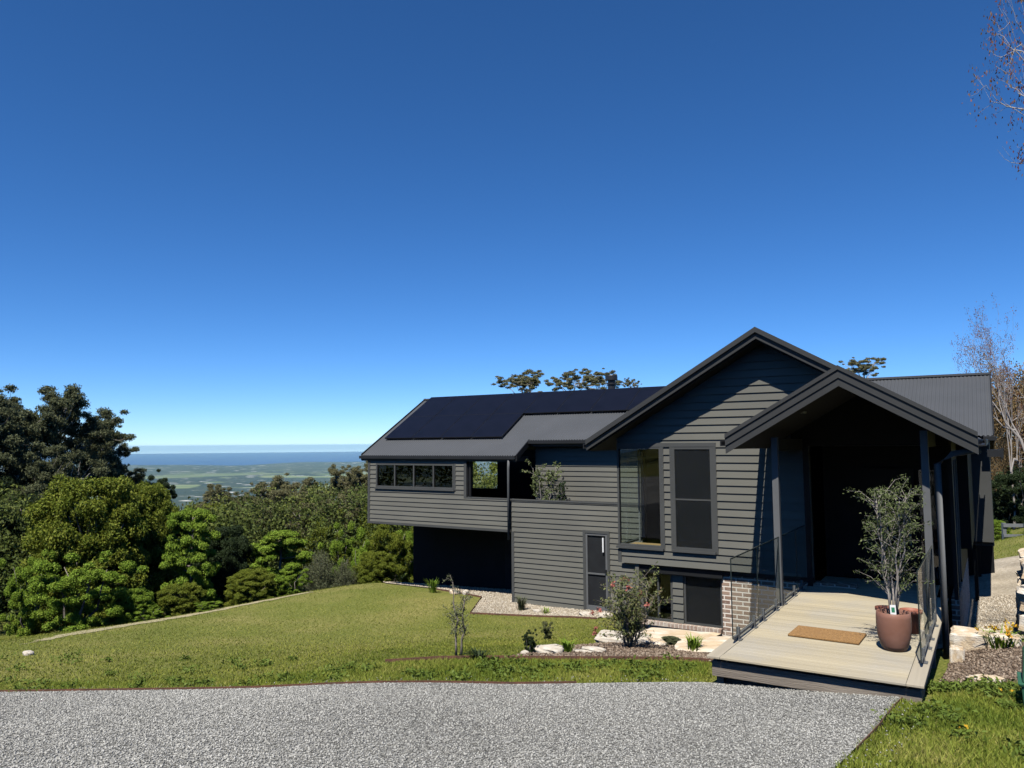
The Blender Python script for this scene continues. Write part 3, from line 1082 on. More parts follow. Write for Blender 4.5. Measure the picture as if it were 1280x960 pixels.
# big gums at the far left
tree('gum_tree', 'tall grey green gum at the left edge with an airy flat topped crown', 'gum', 0, 22, 48, 484, 150, L_GUM, PALEBARK, 'tall gums at the left')
tree('gum_tree', 'tall gum with pale trunk and high rounded clumps right of the flat topped one', 'gum', 1, 88, 50, 487, 120, L_GUM, PALEBARK, 'tall gums at the left', rot=1.0)
tree('gum_tree', 'shorter gum leaning out over the sea view at the right end of the gum stand', 'gum', 2, 128, 54, 535, 75, L_GUM, PALEBARK, 'tall gums at the left')
tree('gum_tree', 'dark gum behind the others half cut by the left edge of the picture', 'gum', 3, -25, 44, 500, 150, L_GUM, BARK, 'tall gums at the left')
tree('gum_tree', 'low dark gum filling the gap under the tall crowns at the left', 'gum', 1, 55, 43, 560, 130, L_GUM, PALEBARK, 'tall gums at the left', rot=3.0)
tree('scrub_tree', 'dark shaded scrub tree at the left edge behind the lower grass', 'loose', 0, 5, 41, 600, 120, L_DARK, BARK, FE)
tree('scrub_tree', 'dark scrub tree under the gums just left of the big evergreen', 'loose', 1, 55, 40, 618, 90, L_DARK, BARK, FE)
tree('gum_tree', 'small gum whose top just shows above the big evergreen', 'gum', 2, 150, 52, 575, 60, L_GUM, PALEBARK, 'tall gums at the left', rot=2)
# forest edge
tree('evergreen_tree', 'broad rounded evergreen covered in dense yellow green leaf bumps left of the lawn', 'dense', 0, 118, 31, 600, 150, L_EVER, BARK, FE)
tree('evergreen_tree', 'darker rounded evergreen joined to the right side of the broad yellow green one', 'dense', 1, 180, 32.5, 606, 95, L_EVER, BARK, FE)
tree('evergreen_bush', 'bright green bushy tree at the lawn corner in front of the broad evergreen', 'loose', 2, 108, 26.8, 690, 120, L_BRIGHT, BARK, FE)
tree('evergreen_bush', 'smaller light green bush at the left foot of the broad evergreen', 'loose', 3, 45, 29, 690, 62, L_BRIGHT, BARK, FE)
tree('conifer', 'small dark pointed tree standing above the forest edge beside the lake view', 'loose', 4, 204, 41, 588, 42, L_DARK, BARK, FE)
tree('layered_tree', 'layered bright green tree with foliage in flat tiers against a dark tree', 'tiered', 0, 243, 29, 638, 72, L_BRIGHT, BARK, FE)
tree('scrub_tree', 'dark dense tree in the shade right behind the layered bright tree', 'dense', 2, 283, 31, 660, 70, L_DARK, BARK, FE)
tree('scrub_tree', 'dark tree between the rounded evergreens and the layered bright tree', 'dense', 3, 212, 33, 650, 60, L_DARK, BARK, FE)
tree('low_shrub', 'low bright shrub on the dirt track below the layered tree', 'loose', 1, 262, 26.6, 752, 36, L_BRIGHT, BARK, 'low shrubs along the dirt track', 'shrub')
tree('low_shrub', 'low green shrub at the right foot of the rounded evergreens', 'loose', 2, 192, 26.6, 757, 44, L_BRIGHT, BARK, 'low shrubs along the dirt track', 'shrub')
tree('low_shrub', 'small leafy shrub beside the dirt track near the wispy grey shrub', 'loose', 3, 322, 28, 722, 50, L_EVER, BARK, 'low shrubs along the dirt track', 'shrub')
tree('bush_tree', 'bright green spreading tree at the middle of the forest edge', 'tiered', 1, 352, 31, 664, 84, L_BRIGHT, BARK, FE)
tree('bush_tree', 'mid green tree with small clumps just left of the bright spreading tree', 'loose', 0, 312, 33, 690, 60, L_EVER, BARK, FE)
tree('wispy_shrub', 'feathery grey green shrub at the lawn edge in front of the forest', 'wispy', 0, 402, 29.5, 690, 58, L_OLIVE, BARK, FE, 'shrub')
tree('wispy_shrub', 'small pale feathery shrub right of the larger grey green one', 'wispy', 0, 432, 29.5, 702, 36, L_OLIVE, BARK, FE, 'shrub')
tree('bush_tree', 'bright leafy tree just left of the cantilevered wing', 'loose', 2, 440, 33, 655, 64, L_BRIGHT, BARK, FE)
tree('bush_tree', 'leafy green tree beneath the lower left corner of the cantilevered wing', 'loose', 3, 487, 33, 650, 66, L_EVER, BARK, FE)
tree('bush_tree', 'green tree seen against the dark recess under the cantilever', 'loose', 1, 520, 34, 660, 50, L_BRIGHT, BARK, FE)
tree('low_shrub', 'rounded leafy shrub filling the gap between the layered tree and the bright spreading tree', 'dense', 1, 318, 28.5, 712, 60, L_EVER, BARK, 'low shrubs along the dirt track', 'shrub')
tree('low_shrub', 'dark rounded shrub at the foot of the layered bright tree', 'dense', 0, 232, 27.5, 730, 60, L_EVER, BARK, 'low shrubs along the dirt track', 'shrub')
tree('low_shrub', 'bright shrub between the bushy lawn corner tree and the dark shrub', 'dense', 2, 172, 27.2, 735, 56, L_BRIGHT, BARK, 'low shrubs along the dirt track', 'shrub')
tree('low_shrub', 'leafy shrub close to the left end of the pebble border', 'dense', 3, 470, 30, 690, 56, L_EVER, BARK, 'low shrubs along the dirt track', 'shrub')
tree('low_shrub', 'small bright shrub left of the feathery grey green shrub', 'loose', 0, 368, 28.8, 712, 44, L_BRIGHT, BARK, 'low shrubs along the dirt track', 'shrub')
# middle rows
FM = 'trees in the middle of the forest'
tree('forest_tree', 'olive green rounded tree behind the layered bright tree', 'dense', 2, 262, 46, 632, 95, L_EVER, BARK, FM)
tree('forest_tree', 'dark green tree crown behind the bright spreading tree', 'dense', 0, 322, 46, 636, 90, L_DARK, BARK, FM)
tree('forest_tree', 'brown olive gum crown above the bright spreading tree', 'gum', 3, 368, 46, 622, 95, L_GUMB, PALEBARK, FM)
tree('forest_tree', 'yellow green crown above the feathery grey green shrub', 'loose', 4, 402, 40, 640, 75, L_EVER, BARK, FM)
tree('forest_tree', 'olive crown with pale stems close to the cantilevered wing', 'gum', 0, 440, 43, 612, 85, L_GUMB, PALEBARK, FM)
tree('forest_tree', 'dark leafy crown hidden partly by the corner of the cantilevered wing', 'dense', 1, 478, 42, 630, 80, L_EVER, BARK, FM)
tree('forest_tree', 'deep green crown left of the dark pointed tree top', 'dense', 3, 232, 45, 640, 70, L_EVER, BARK, FM)
tree('forest_tree', 'olive tree seen through the opening of the covered balcony', 'loose', 0, 588, 46, 560, 120, L_EVER, BARK, FM)
# skyline gums
tree('gum_tree', 'grey brown gum top at the left end of the far skyline below the green fields', 'gum', 1, 272, 74, 606, 62, L_GUMB, PALEBARK, FG)
tree('gum_tree', 'wide brown gum top under the pale fields near the middle of the skyline', 'gum', 2, 345, 66, 596, 80, L_GUMB, PALEBARK, FG)
tree('gum_tree', 'brownish gum top with bare twigs on the skyline between two wider crowns', 'gum', 3, 392, 66, 599, 66, L_GUMB, PALEBARK, FG)
tree('gum_tree', 'taller gum top on the skyline next to the house eave', 'gum', 0, 436, 60, 582, 66, L_GUMB, PALEBARK, FG, rot=2.2)
tree('gum_tree', 'pale twiggy gum reaching the height of the cantilevered wing eave', 'gum', 1, 462, 56, 572, 60, L_GUMB, PALEBARK, FG, rot=4)
tree('gum_tree', 'small gum top low on the skyline where the lake shows', 'gum', 2, 310, 78, 616, 50, L_GUMB, PALEBARK, FG, rot=1)
# gums behind the roof
GB = 'gum tops behind the roof'
tree('gum_tree', 'flat topped gum crown rising alone over the left part of the solar roof', 'umbrella', 0, 656, 70, 464, 84, L_GUMB, PALEBARK, GB, rot=.5)
tree('gum_tree', 'gum crown over the roof just right of the flat topped lone one', 'umbrella', 1, 716, 74, 463, 80, L_GUMB, PALEBARK, GB)
tree('gum_tree', 'gum crown over the roof immediately left of the black flue', 'umbrella', 2, 752, 76, 462, 70, L_GUMB, PALEBARK, GB)
tree('gum_tree', 'little gum tip poking over the roof right of the black flue', 'umbrella', 1, 790, 80, 473, 34, L_GUMB, PALEBARK, GB, rot=2)
tree('gum_tree', 'brownish gum top above the roof right of the porch peak', 'umbrella', 2, 1084, 62, 446, 74, L_GUMB, PALEBARK, GB, rot=1.2)
# right side
RS = 'trees right of the house'
tree('autumn_tree', 'brown leaved tree filling the right edge beside the corrugated roof', 'autumn', 0, 1268, 46, 458, 110, L_AUT, TWIG, RS)
tree('autumn_tree', 'second brown leaved tree mostly outside the right edge of the picture', 'autumn', 1, 1318, 43, 465, 110, L_AUT, TWIG, RS)
tree('autumn_tree', 'low brown tangle of branches behind the green shrub at the right', 'autumn', 1, 1252, 42, 545, 60, L_AUT, TWIG, RS, rot=2)
tree('scrub_tree', 'dark green bush under the brown trees at the right edge', 'loose', 1, 1284, 40, 590, 80, L_DARK, BARK, RS)
tree('scrub_tree', 'dark bush right beside the lit yellow green shrub', 'loose', 2, 1258, 41, 612, 46, L_DARK, BARK, RS)
tree('green_shrub', 'yellow green shrub on the grass right of the house corner', 'dense', 1, 1238, 36, 650, 34, L_BRIGHT, BARK, RS, 'shrub')
tree('bare_tree', 'leafless pale twigged tree standing before the brown trees at the right', 'bare', 1, 1285, 34, 376, 175, L_BUD, TWIG, RS, rot=.6)
tree('bare_tree', 'fine pale twigged bare tree tangled in the brown trees at the right', 'bare', 0, 1262, 40, 436, 90, L_BUD, TWIG, RS, rot=3.1)
x, y = at_dist(1502, 12.5)
z0 = g1(x, y)
tree('bare_tree', 'budding tree outside the right edge whose red tipped branches hang into the sky', 'bare', 1, 0, 0, 0, 0, L_BUD, TWIG, RS, loc=(x, y, z0 + 2.6), H=9.0, W=4.6, rot=2.0, long_=True)

# ------------------------------------------------------------------ the house
HOUSE = thing('house', 'dark grey weatherboard house with gabled steel roofs, solar panels and a cantilevered wing', 'house', (-8.0, 19.0, -2.1))
YA, YM, YU = 15.05, 19.9, 21.0   # gable front, parapet and wing front, wall behind the balcony
BD = .15                         # weatherboard cover
TAN = .585


def za(x):
    return 4.71 - TAN * abs(x + 3.68)


def boards(mb, Y, z0, z1, x0=None, x1=None, xf=None, back=.12, zref=0.0):
    """lapped weatherboards on the plane y = Y, facing -Y; xf(z) gives sloping ends"""
    xf = xf or (lambda z: (x0, x1))
    k = math.floor((z0 - zref) / BD + 1e-6)
    while True:
        zk = zref + k * BD
        if zk >= z1 - 1e-6:
            break
        zb, zt = max(zk, z0), min(zk + BD, z1)
        if zt - zb > .004:
            ob = Y - .003 - .025 * (1 - (zb - zk) / BD)
            ot = Y - .003 - .025 * (1 - (zt - zk) / BD)
            (a0, b0), (a1, b1) = xf(zb), xf(zt)
            if b0 - a0 > .02:
                b1 = max(b1, a1 + .005)
                mb.hexa([(a0, ob, zb), (b0, ob, zb), (a0, Y, zb), (b0, Y, zb), (a1, ot, zt), (b1, ot, zt), (a1, Y, zt), (b1, Y, zt)])
        k += 1
    if back:
        (a0, b0), (a1, b1) = xf(z0), xf(z1)
        mb.hexa([(a0, Y + .001, z0), (b0, Y + .001, z0), (a0, Y + back, z0), (b0, Y + back, z0),
                 (a1, Y + .001, z1), (b1, Y + .001, z1), (a1, Y + back, z1), (b1, Y + back, z1)])
    return mb


def window(name, x0, x1, z0, z1, Y, fw=.045, label=None, mull=(), glass=WINGLASS, depth=.09, sill=True, rails=(), frame_mat=TRIM, set_=.03):
    """frame set in an opening on plane y = Y; pane and sill are its sub-parts"""
    f = MB()
    ya, yb = Y - set_, Y - set_ + depth
    f.box(x0, x0 + fw, ya, yb, z0, z1).box(x1 - fw, x1, ya, yb, z0, z1)
    f.box(x0 + fw, x1 - fw, ya + .002, yb - .002, z1 - fw, z1).box(x0 + fw, x1 - fw, ya + .002, yb - .002, z0, z0 + fw)
    for m in mull:
        f.box(m - fw * .45, m + fw * .45, ya + .004, yb - .004, z0 + fw, z1 - fw)
    for r in rails:
        f.box(x0 + fw, x1 - fw, ya + .01, yb - .01, r - .016, r + .016)
    o = f.build(name, frame_mat, HOUSE)
    if label:
        o['label'] = label
    p = MB().box(x0 + fw, x1 - fw, ya + .045, ya + .051, z0 + fw, z1 - fw)
    p.build('pane', glass, o)
    if sill:
        MB().box(x0 - .03, x1 + .03, Y - .075, Y + .02, z0 - .05, z0 - .003).build('sill', frame_mat, o)
    return o


# --- gable front
g = MB()
boards(g, YA, .15, .50, -6.77, -2.9)
boards(g, YA, .50, 2.56, -5.78, -5.555)
boards(g, YA, .50, 2.56, -4.705, -2.9)
zt = 2.56


def gx(z):
    h = (4.71 - .17 - z) / TAN
    return max(-6.77, -3.68 - h), min(-.62, -3.68 + h)


zs = 4.71 - .17 - TAN * 3.06
boards(g, YA, 2.56, zs, xf=lambda z: (-6.77, -.62))
boards(g, YA, zs, 4.52, xf=gx)
g.box(-6.77, -2.9, YA + .02, YA + .12, .15, .16)
o = g.build('gable_wall', SIDING, HOUSE)
tr = MB()
for x0, x1 in ((-5.79, -5.735), (-5.60, -5.545), (-4.715, -4.64)):
    tr.box(x0, x1, YA - .032, YA - .001, .46, 2.62)
tr.box(-6.77, -4.64, YA - .034, YA - .002, 2.56, 2.64)
tr.box(-6.78, -6.7, YA - .03, YA + .05, .15, .43)
tr.build('window_trim', TRIM, HOUSE)
# corner window: front and return panes meeting at the corner without a post
w = window('corner_window', -6.77, -5.79, .5, 2.56, YA, fw=.04, label='tall corner window glazed round the corner, timber window seat behind it')
ret = MB()
ret.box(-6.775, -6.70, YA + .07, 16.3, .5, .54).box(-6.775, -6.70, YA + .07, 16.3, 2.52, 2.56).box(-6.775, -6.70, 16.3, 16.36, .5, 2.56)
ret.build('return_frame', TRIM, w)
MB().box(-6.742, -6.736, YA + .08, 16.3, .54, 2.52).build('return_pane', WINGLASS, w)
w2 = window('screened_window', -5.545, -4.715, .5, 2.56, YA, fw=.05, label='tall window with a dark screen and a timber ledge at its foot', rails=(1.5,), glass=DARKGLASS)
MB().box(-5.495, -4.765, YA - .012, YA - .008, .55, 2.51).build('screen', MESH, w2)
MB().box(-5.49, -4.77, YA + .3, YA + .31, .9, 2.5).build('blind', BLIND, w2)
# inside the gable room
rm = MB()
rm.box(-6.70, -2.9, YA + .13, 19.6, .10, .148)
rm.build('room_floor', TIMBERIN, HOUSE)
rm = MB()
rm.box(-6.66, -5.65, YA + .07, YA + .62, .44, .5)
rm.build('window_seat', TIMBERIN, HOUSE)
MB().box(-5.5, -4.76, YA + .07, YA + .28, .5, .66).build('window_ledge', TIMBERIN, HOUSE)
rm = MB()
rm.box(-6.7, -.7, 19.62, 19.7, .1, 2.75).box(-6.7, -.7, YA + .13, 19.62, 2.66, 2.72).box(-6.78, -6.66, 16.36, 19.62, .1, 2.75)
rm.box(-2.98, -2.9, YA + .13, 19.62, .1, 2.66)
rm.box(-5.3, -4.9, 18.3, 18.36, 1.0, 2.2)
rm.build('interior_wall', PLASTER, HOUSE)
MB().box(-6.6, -6.565, YA + .68, YA + .715, .5, 2.56).build('interior_post', PLASTER, HOUSE)
MB().box(-6.1, -6.05, 17.0, 17.06, .15, 2.6).build('interior_post', TIMBERIN, HOUSE)
sd = MB()
sd.box(-6.775, -6.66, 16.36, YM, .15, 2.75)
sd.box(-6.77, -2.9, YA + .13, YM, .0, .10)
sd.build('side_wall', SIDING, HOUSE)

# --- lower storey under the gable: corner board, recessed windows, brick
lw = MB()
boards(lw, YA + .16, -1.0, .0, -5.66, -5.44, zref=.0)
lw.box(-6.42, -6.34, YA + .02, YA + .2, -1.35, .149).box(-6.34, -6.28, YA + .1, YA + .2, -1.3, .0)
lw.box(-6.42, -6.36, YA + .2, YM, -2.3, .149)
lw.build('lower_wall', SIDING, HOUSE)
wl = window('sliding_window', -6.28, -5.67, -1.0, -.02, YA + .19, fw=.04, label='lower sliding window in shade beside the flowering bush', mull=(-5.98,), sill=False, glass=DARKGLASS)
wr = window('lower_screened_window', -5.43, -4.64, -1.0, -.02, YA + .19, fw=.04, label='lower window with a dark mesh screen beside the brick pier', sill=False, glass=DARKGLASS)
MB().box(-5.39, -4.68, YA + .178, YA + .182, -.96, -.06).build('screen', MESH, wr)
MB().box(-5.39, -4.68, YA + .3, YA + .31, -.96, -.06).build('blind', BLIND, wr)
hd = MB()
hd.box(-6.34, -4.6, YA + .04, YA + .3, -.02, .148).box(-4.64, -2.9, YA + .05, YA + .12, .05, .149)  # dark strips stand in for the shadow below the siding overhang
hd.build('shade_strip', DARK, HOUSE)
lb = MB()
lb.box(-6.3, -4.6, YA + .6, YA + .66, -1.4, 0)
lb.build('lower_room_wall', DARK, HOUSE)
br = MB()
br.box(-4.63, -2.2, YA + .10, YA + .34, -1.6, .05).box(-6.34, -4.632, YA + .13, YA + .3, -1.6, -1.09)
br.build('brick_pier', BRICK, HOUSE)
sl = MB()
x = -6.32
while x < -4.7:
    sl.box(x, x + .062, YA + .06, YA + .3, -1.088, -1.003)
    x += .08
MB().box(-6.31, -4.66, YA + .068, YA + .29, -1.085, -1.008).build('mortar_bed', pmat('pale_mortar', (.68, .61, .51), None, 9, .95), HOUSE)
sl.build('brick_sill', pmat('header_brick', (.3, .2, .15), (.5, .42, .34), 7, .9, .5, 20), HOUSE, bevel=.004)

# --- porch recess: entry door, right hand wall with glazed doors
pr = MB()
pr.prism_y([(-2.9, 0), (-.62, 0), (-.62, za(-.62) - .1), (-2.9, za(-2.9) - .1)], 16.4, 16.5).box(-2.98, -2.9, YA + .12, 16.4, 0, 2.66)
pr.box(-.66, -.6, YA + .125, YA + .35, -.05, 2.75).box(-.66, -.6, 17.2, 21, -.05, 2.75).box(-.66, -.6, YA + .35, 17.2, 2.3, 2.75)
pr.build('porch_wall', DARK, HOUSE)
dr = MB()
dr.box(-2.2, -1.28, 16.33, 16.38, .02, 2.12)
d = dr.build('entry_door', pmat('dark_door', (.014, .015, .017), None, 2, .6, spec=.1), HOUSE)
MB().box(-1.4, -1.36, 16.26, 16.29, .7, 1.5).build('handle', STEEL, d)
MB().box(-1.2, -.85, 16.36, 16.37, .05, 2.1).build('pane', DARKGLASS, d)
df = MB()
df.box(-.64, -.6, YA + .35, YA + .43, 0, 2.3).box(-.64, -.6, YA + 1.2, YA + 1.28, 0, 2.3).box(-.64, -.6, 17.12, 17.2, 0, 2.3)
d = df.build('glazed_door', STEEL, HOUSE)
MB().box(-.624, -.618, YA + .43, 17.12, .02, 2.28).build('pane', DARKGLASS, d)
bx = MB()
bx.box(-.6, -.42, 17.4, 20.6, .55, 2.6)
bx.build('bay', DARK, HOUSE)
rw = MB()
rw.box(-3.0, -.06, 21.0, 21.12, .3, 2.85)
rw.box(-.14, -.06, 21.12, 26, .3, 2.85).box(-3.0, -.06, 21.13, 26, .2, .299)
rw.build('right_wing_wall', TRIM, HOUSE)
ub = MB()
ub.box(-.72, -.6, YA + .36, 21, -1.4, -.06)
ub.build('brick_base', BRICK, HOUSE)
MB().box(-.5, -.42, 21.3, 21.38, -1.4, .2).build('stump', DARK, HOUSE)
MB().box(-.5, -.42, 25.5, 25.58, -1.7, .2).build('stump', DARK, HOUSE)
MB().box(-3.4, -.75, 21.4, 21.5, -1.9, .3).build('base_screen', DARK, HOUSE)

# --- middle wall with parapet, door
mw = MB()
boards(mw, YM, -2.3, -2.05, -12.46, -6.42)
boards(mw, YM, -2.05, .1, -12.46, -10.06)
boards(mw, YM, -2.05, .1, -9.22, -6.42)
boards(mw, YM, .1, .93, -12.46, -6.78)
mw.build('parapet_wall', SIDING, HOUSE)
mt = MB()
mt.box(-12.5, -6.78, YM - .04, YM + .16, .93, .965)
mt.box(-12.47, -12.38, YM - .03, YM - .001, -2.3, .0)
mt.box(-10.06, -9.98, YM - .035, YM + .02, -2.07, .17).box(-9.30, -9.22, YM - .035, YM + .02, -2.07, .17).box(-9.98, -9.30, YM - .033, YM + .02, .09, .168)
mt.build('wall_trim', TRIM, HOUSE)
dd = MB()
dd.box(-9.98, -9.92, YM - .02, YM + .05, -2.05, .09).box(-9.36, -9.30, YM - .02, YM + .05, -2.05, .09).box(-9.92, -9.36, YM - .018, YM + .048, .03, .09).box(-9.92, -9.36, YM - .018, YM + .048, -2.05, -1.93).box(-9.92, -9.36, YM - .018, YM + .048, -1.06, -1.02)
d = dd.build('laundry_door', STEEL, HOUSE)
d['label'] = 'lower door with dark screen panels and a pale vertical pull'
MB().box(-9.92, -9.36, YM + .02, YM + .026, -1.93, .03).build('screen', BLIND, d)
MB().box(-9.44, -9.40, YM - .05, YM - .022, -.42, -.02).build('pull', WHITE, d)
MB().box(-9.37, -9.32, YM - .07, YM - .021, -.98, -.9).build('handle', DARK, d)
# --- balcony behind the parapet
bl = MB()
boards(bl, YU, .0, 2.66, -12.25, -6.78)
bl.build('balcony_wall', SIDING, HOUSE)
bf = MB()
bf.box(-12.46, -6.78, YM + .12, YU, -.06, .0)
bf.build('balcony_floor', DECKM, HOUSE)

# --- cantilevered wing
cw = MB()
boards(cw, YM, .0, .965, -18.28, -12.52)
boards(cw, YM, .965, 1.19, -18.28, -14.22)
boards(cw, YM, 1.19, 2.02, -18.28, -17.94)
boards(cw, YM, 1.19, 2.02, -14.62, -14.22)
boards(cw, YM, 2.02, 2.09, -18.28, -14.22, zref=.02)
cw.build('wing_wall', SIDING, HOUSE)
ct = MB()
ct.box(-18.3, -18.2, YM - .032, YM + .1, .0, 2.09).box(-14.24, -14.14, YM - .03, YM + .1, .94, 2.09).box(-14.14, -12.5, YM - .03, YM + .14, .94, .975)
ct.box(-18.3, -12.5, YM - .028, YM - .001, -.03, .045).box(-14.62, -14.56, YM - .028, YM - .001, 1.15, 2.04)
ct.build('wing_trim', TRIM, HOUSE)
window('strip_window', -17.93, -14.63, 1.2, 2.01, YM, fw=.055, label='long strip window of four panes reflecting trees', mull=(-17.1, -16.28, -15.46), glass=glass_mat('reflective_glass', (.5, .54, .54), 2.4))
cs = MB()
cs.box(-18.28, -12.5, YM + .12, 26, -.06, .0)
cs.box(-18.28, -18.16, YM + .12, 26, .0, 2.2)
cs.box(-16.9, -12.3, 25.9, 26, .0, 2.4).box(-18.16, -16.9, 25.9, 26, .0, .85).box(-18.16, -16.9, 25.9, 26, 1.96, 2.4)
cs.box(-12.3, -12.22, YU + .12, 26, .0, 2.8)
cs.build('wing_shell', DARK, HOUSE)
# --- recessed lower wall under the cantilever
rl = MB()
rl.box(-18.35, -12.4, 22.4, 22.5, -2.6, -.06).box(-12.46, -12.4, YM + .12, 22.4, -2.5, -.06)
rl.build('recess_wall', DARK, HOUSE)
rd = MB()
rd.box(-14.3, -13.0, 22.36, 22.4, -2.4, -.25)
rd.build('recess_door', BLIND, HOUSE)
# --- hidden rear walls closing the body
rr = MB()
rr.box(-12.2, -.1, 26, 26.1, -2.2, 2.7).box(-12.3, -.8, 25.9, 25.99, -2.2, -.1)
rr.build('rear_wall', DARK, HOUSE)


# --- roofs
def corr(mb, along, a0, a1, P0, P1, thick=.1, pitch=.09, amp=.011, n=6):
    """corrugated sheet; along 'x' or 'y' is the axis the waves run along, P0/P1 = (other axis, z) of eave and ridge"""
    k = max(2, int((a1 - a0) / pitch * n))
    t = np.linspace(a0, a1, k)
    h = amp * np.sin(2 * math.pi * t / pitch)
    b = len(mb.v)
    for (o_, z_) in (P0, P1):
        for q_, hh in zip(t, h):
            mb.v.append((q_, o_, z_ + hh) if along == 'x' else (o_, q_, z_ + hh))
    for i in range(k - 1):
        mb.f.append((b + i, b + i + 1, b + k + i + 1, b + k + i))
    return mb


def slab(mb, along, a0, a1, P0, P1, top=.025, thick=.13):
    (o0, z0), (o1, z1) = P0, P1
    poly = [(o0, z0 - top), (o1, z1 - top), (o1, z1 - top - thick), (o0, z0 - top - thick)]
    (mb.prism_x if along == 'x' else mb.prism_y)(poly, a0, a1)
    return mb


TM = .59
Y1, Y2, YR, YB, XS = 19.86, 20.66, 23.4, 26.94, -12.3   # wing eave, set-back eave, ridge, rear eave, step


def zm(y):
    return 2.28 + TM * (y - Y1)


main_rects = [(-18.58, XS, Y1), (XS, .03, Y2)]
r = MB()
s = MB()
for x0, x1, y0 in main_rects:
    corr(r, 'x', x0, x1, (y0, zm(y0)), (YR, zm(YR)))
    slab(s, 'x', x0 + .02, x1 - (.02 if x1 > 0 else 0), (y0 + .05, zm(y0 + .05)), (YR, zm(YR)))
corr(r, 'x', -18.58, .03, (YB, zm(Y1)), (YR, zm(YR)))
slab(s, 'x', -18.56, .01, (YB - .1, zm(Y1 + .1)), (YR, zm(YR)))
r.box(-18.6, .04, YR - .1, YR + .1, zm(YR) - .02, zm(YR) + .035)
ro = r.build('main_roof', ROOF, HOUSE)
s.build('soffit', SOFFIT, ro)
ga = MB()
gs = MB()
for y0, y1, xa, xb in ((14.6, 26.6, -7.22, -3.68), (14.6, 26.6, -1.93, -3.68), (12.47, 26.6, -.2, -1.93)):
    corr(ga, 'y', y0, y1, (xa, za(xa)), (xb, za(xb)))
    slab(gs, 'y', y0 + .03, y1, (xa, za(xa)), (xb, za(xb)))
ga.prism_y([(-3.83, za(-3.83) + .02), (-3.68, za(-3.68) + .05), (-3.53, za(-3.53) + .02)], 14.58, 26.6)
ro = ga.build('gable_roof', ROOF, HOUSE)
gs.build('soffit', SOFFIT, ro)


def zp(x):
    return za(-1.93) - TAN * abs(x + 1.93)


pa = MB()
ps = MB()
corr(pa, 'y', 12.47, YA - .03, (-3.64, zp(-3.64)), (-1.93, zp(-1.93)))
slab(ps, 'y', 12.5, YA - .03, (-3.64, zp(-3.64)), (-1.93, zp(-1.93)))
pa.prism_y([(-2.07, zp(-2.07) + .02), (-1.93, zp(-1.93) + .045), (-1.79, zp(-1.79) + .02)], 12.46, 14.6)
ro = pa.build('porch_roof', ROOF, HOUSE)
ps.build('soffit', SOFFIT, ro)


def rake(mb, y, x0, x1, zf, lo, hi, th=.03):
    """barge board in a plane y = const following roof line zf between x0 and x1"""
    mb.hexa([(x0, y - th, zf(x0) + lo), (x1, y - th, zf(x1) + lo), (x0, y, zf(x0) + lo), (x1, y, zf(x1) + lo),
             (x0, y - th, zf(x0) + hi), (x1, y - th, zf(x1) + hi), (x0, y, zf(x0) + hi), (x1, y, zf(x1) + hi)])


b = MB()
for x0, x1 in ((-7.26, -3.68), (-3.68, -1.95)):
    rake(b, 14.6, x0, x1, za, -.12, .02)
    rake(b, 14.572, x0, x1, za, .0, .1, .05)
b.build('bargeboard', BARGE, HOUSE)
b = MB()
for x0, x1, f in ((-3.68, -1.93, zp), (-1.93, -.16, za)):
    rake(b, 12.47, x0, x1, f, -.2, -.06)
    rake(b, 12.45, x0, x1, f, -.075, .1, .03)
    rake(b, 12.442, x0, x1, f, .05, .115, .045)
b.build('bargeboard', BARGE, HOUSE)
for yv, d_ in ((-18.58, -1), (.03, 1)):
    b = MB()
    xa, xb = (yv - .03, yv) if d_ < 0 else (yv, yv + .03)
    for y0, y1 in ((Y1 if d_ < 0 else Y2, YR), (YB, YR)):
        z0, z1 = (zm(y0), zm(YR)) if y0 < 24 else (zm(Y1), zm(YR))
        b.hexa([(xa, y0, z0 - .17), (xb, y0, z0 - .17), (xa, y1, z1 - .17), (xb, y1, z1 - .17), (xa, y0, z0 + .05), (xb, y0, z0 + .05), (xa, y1, z1 + .05), (xb, y1, z1 + .05)])
    b.build('verge_trim', GUTTER, HOUSE)
b = MB()
# step in the eave between the wing and the balcony
b.hexa([(XS, Y1 + .02, zm(Y1) - .16), (XS + .03, Y1 + .02, zm(Y1) - .16), (XS, Y2, zm(Y2) - .17), (XS + .03, Y2, zm(Y2) - .17),
        (XS, Y1 + .02, zm(Y1) + .03), (XS + .03, Y1 + .02, zm(Y1) + .03), (XS, Y2, zm(Y2) + .03), (XS + .03, Y2, zm(Y2) + .03)])
b.build('verge_trim', GUTTER, HOUSE)


def gut(mb, axis, a0, a1, o_, z, w_=.115, h=.1, d_=-1):
    """quad gutter: back, floor, rolled front"""
    prof = [(0, 0), (0, -h), (d_ * w_, -h), (d_ * w_, -.01), (d_ * (w_ - .012), 0), (d_ * (w_ - .02), -.02), (d_ * (w_ - .02), -h + .02), (d_ * .015, -h + .02), (d_ * .015, 0)]
    pts = [(o_ + p, z + q_) for p, q_ in prof]
    (mb.prism_x if axis == 'x' else mb.prism_y)(pts, a0, a1)


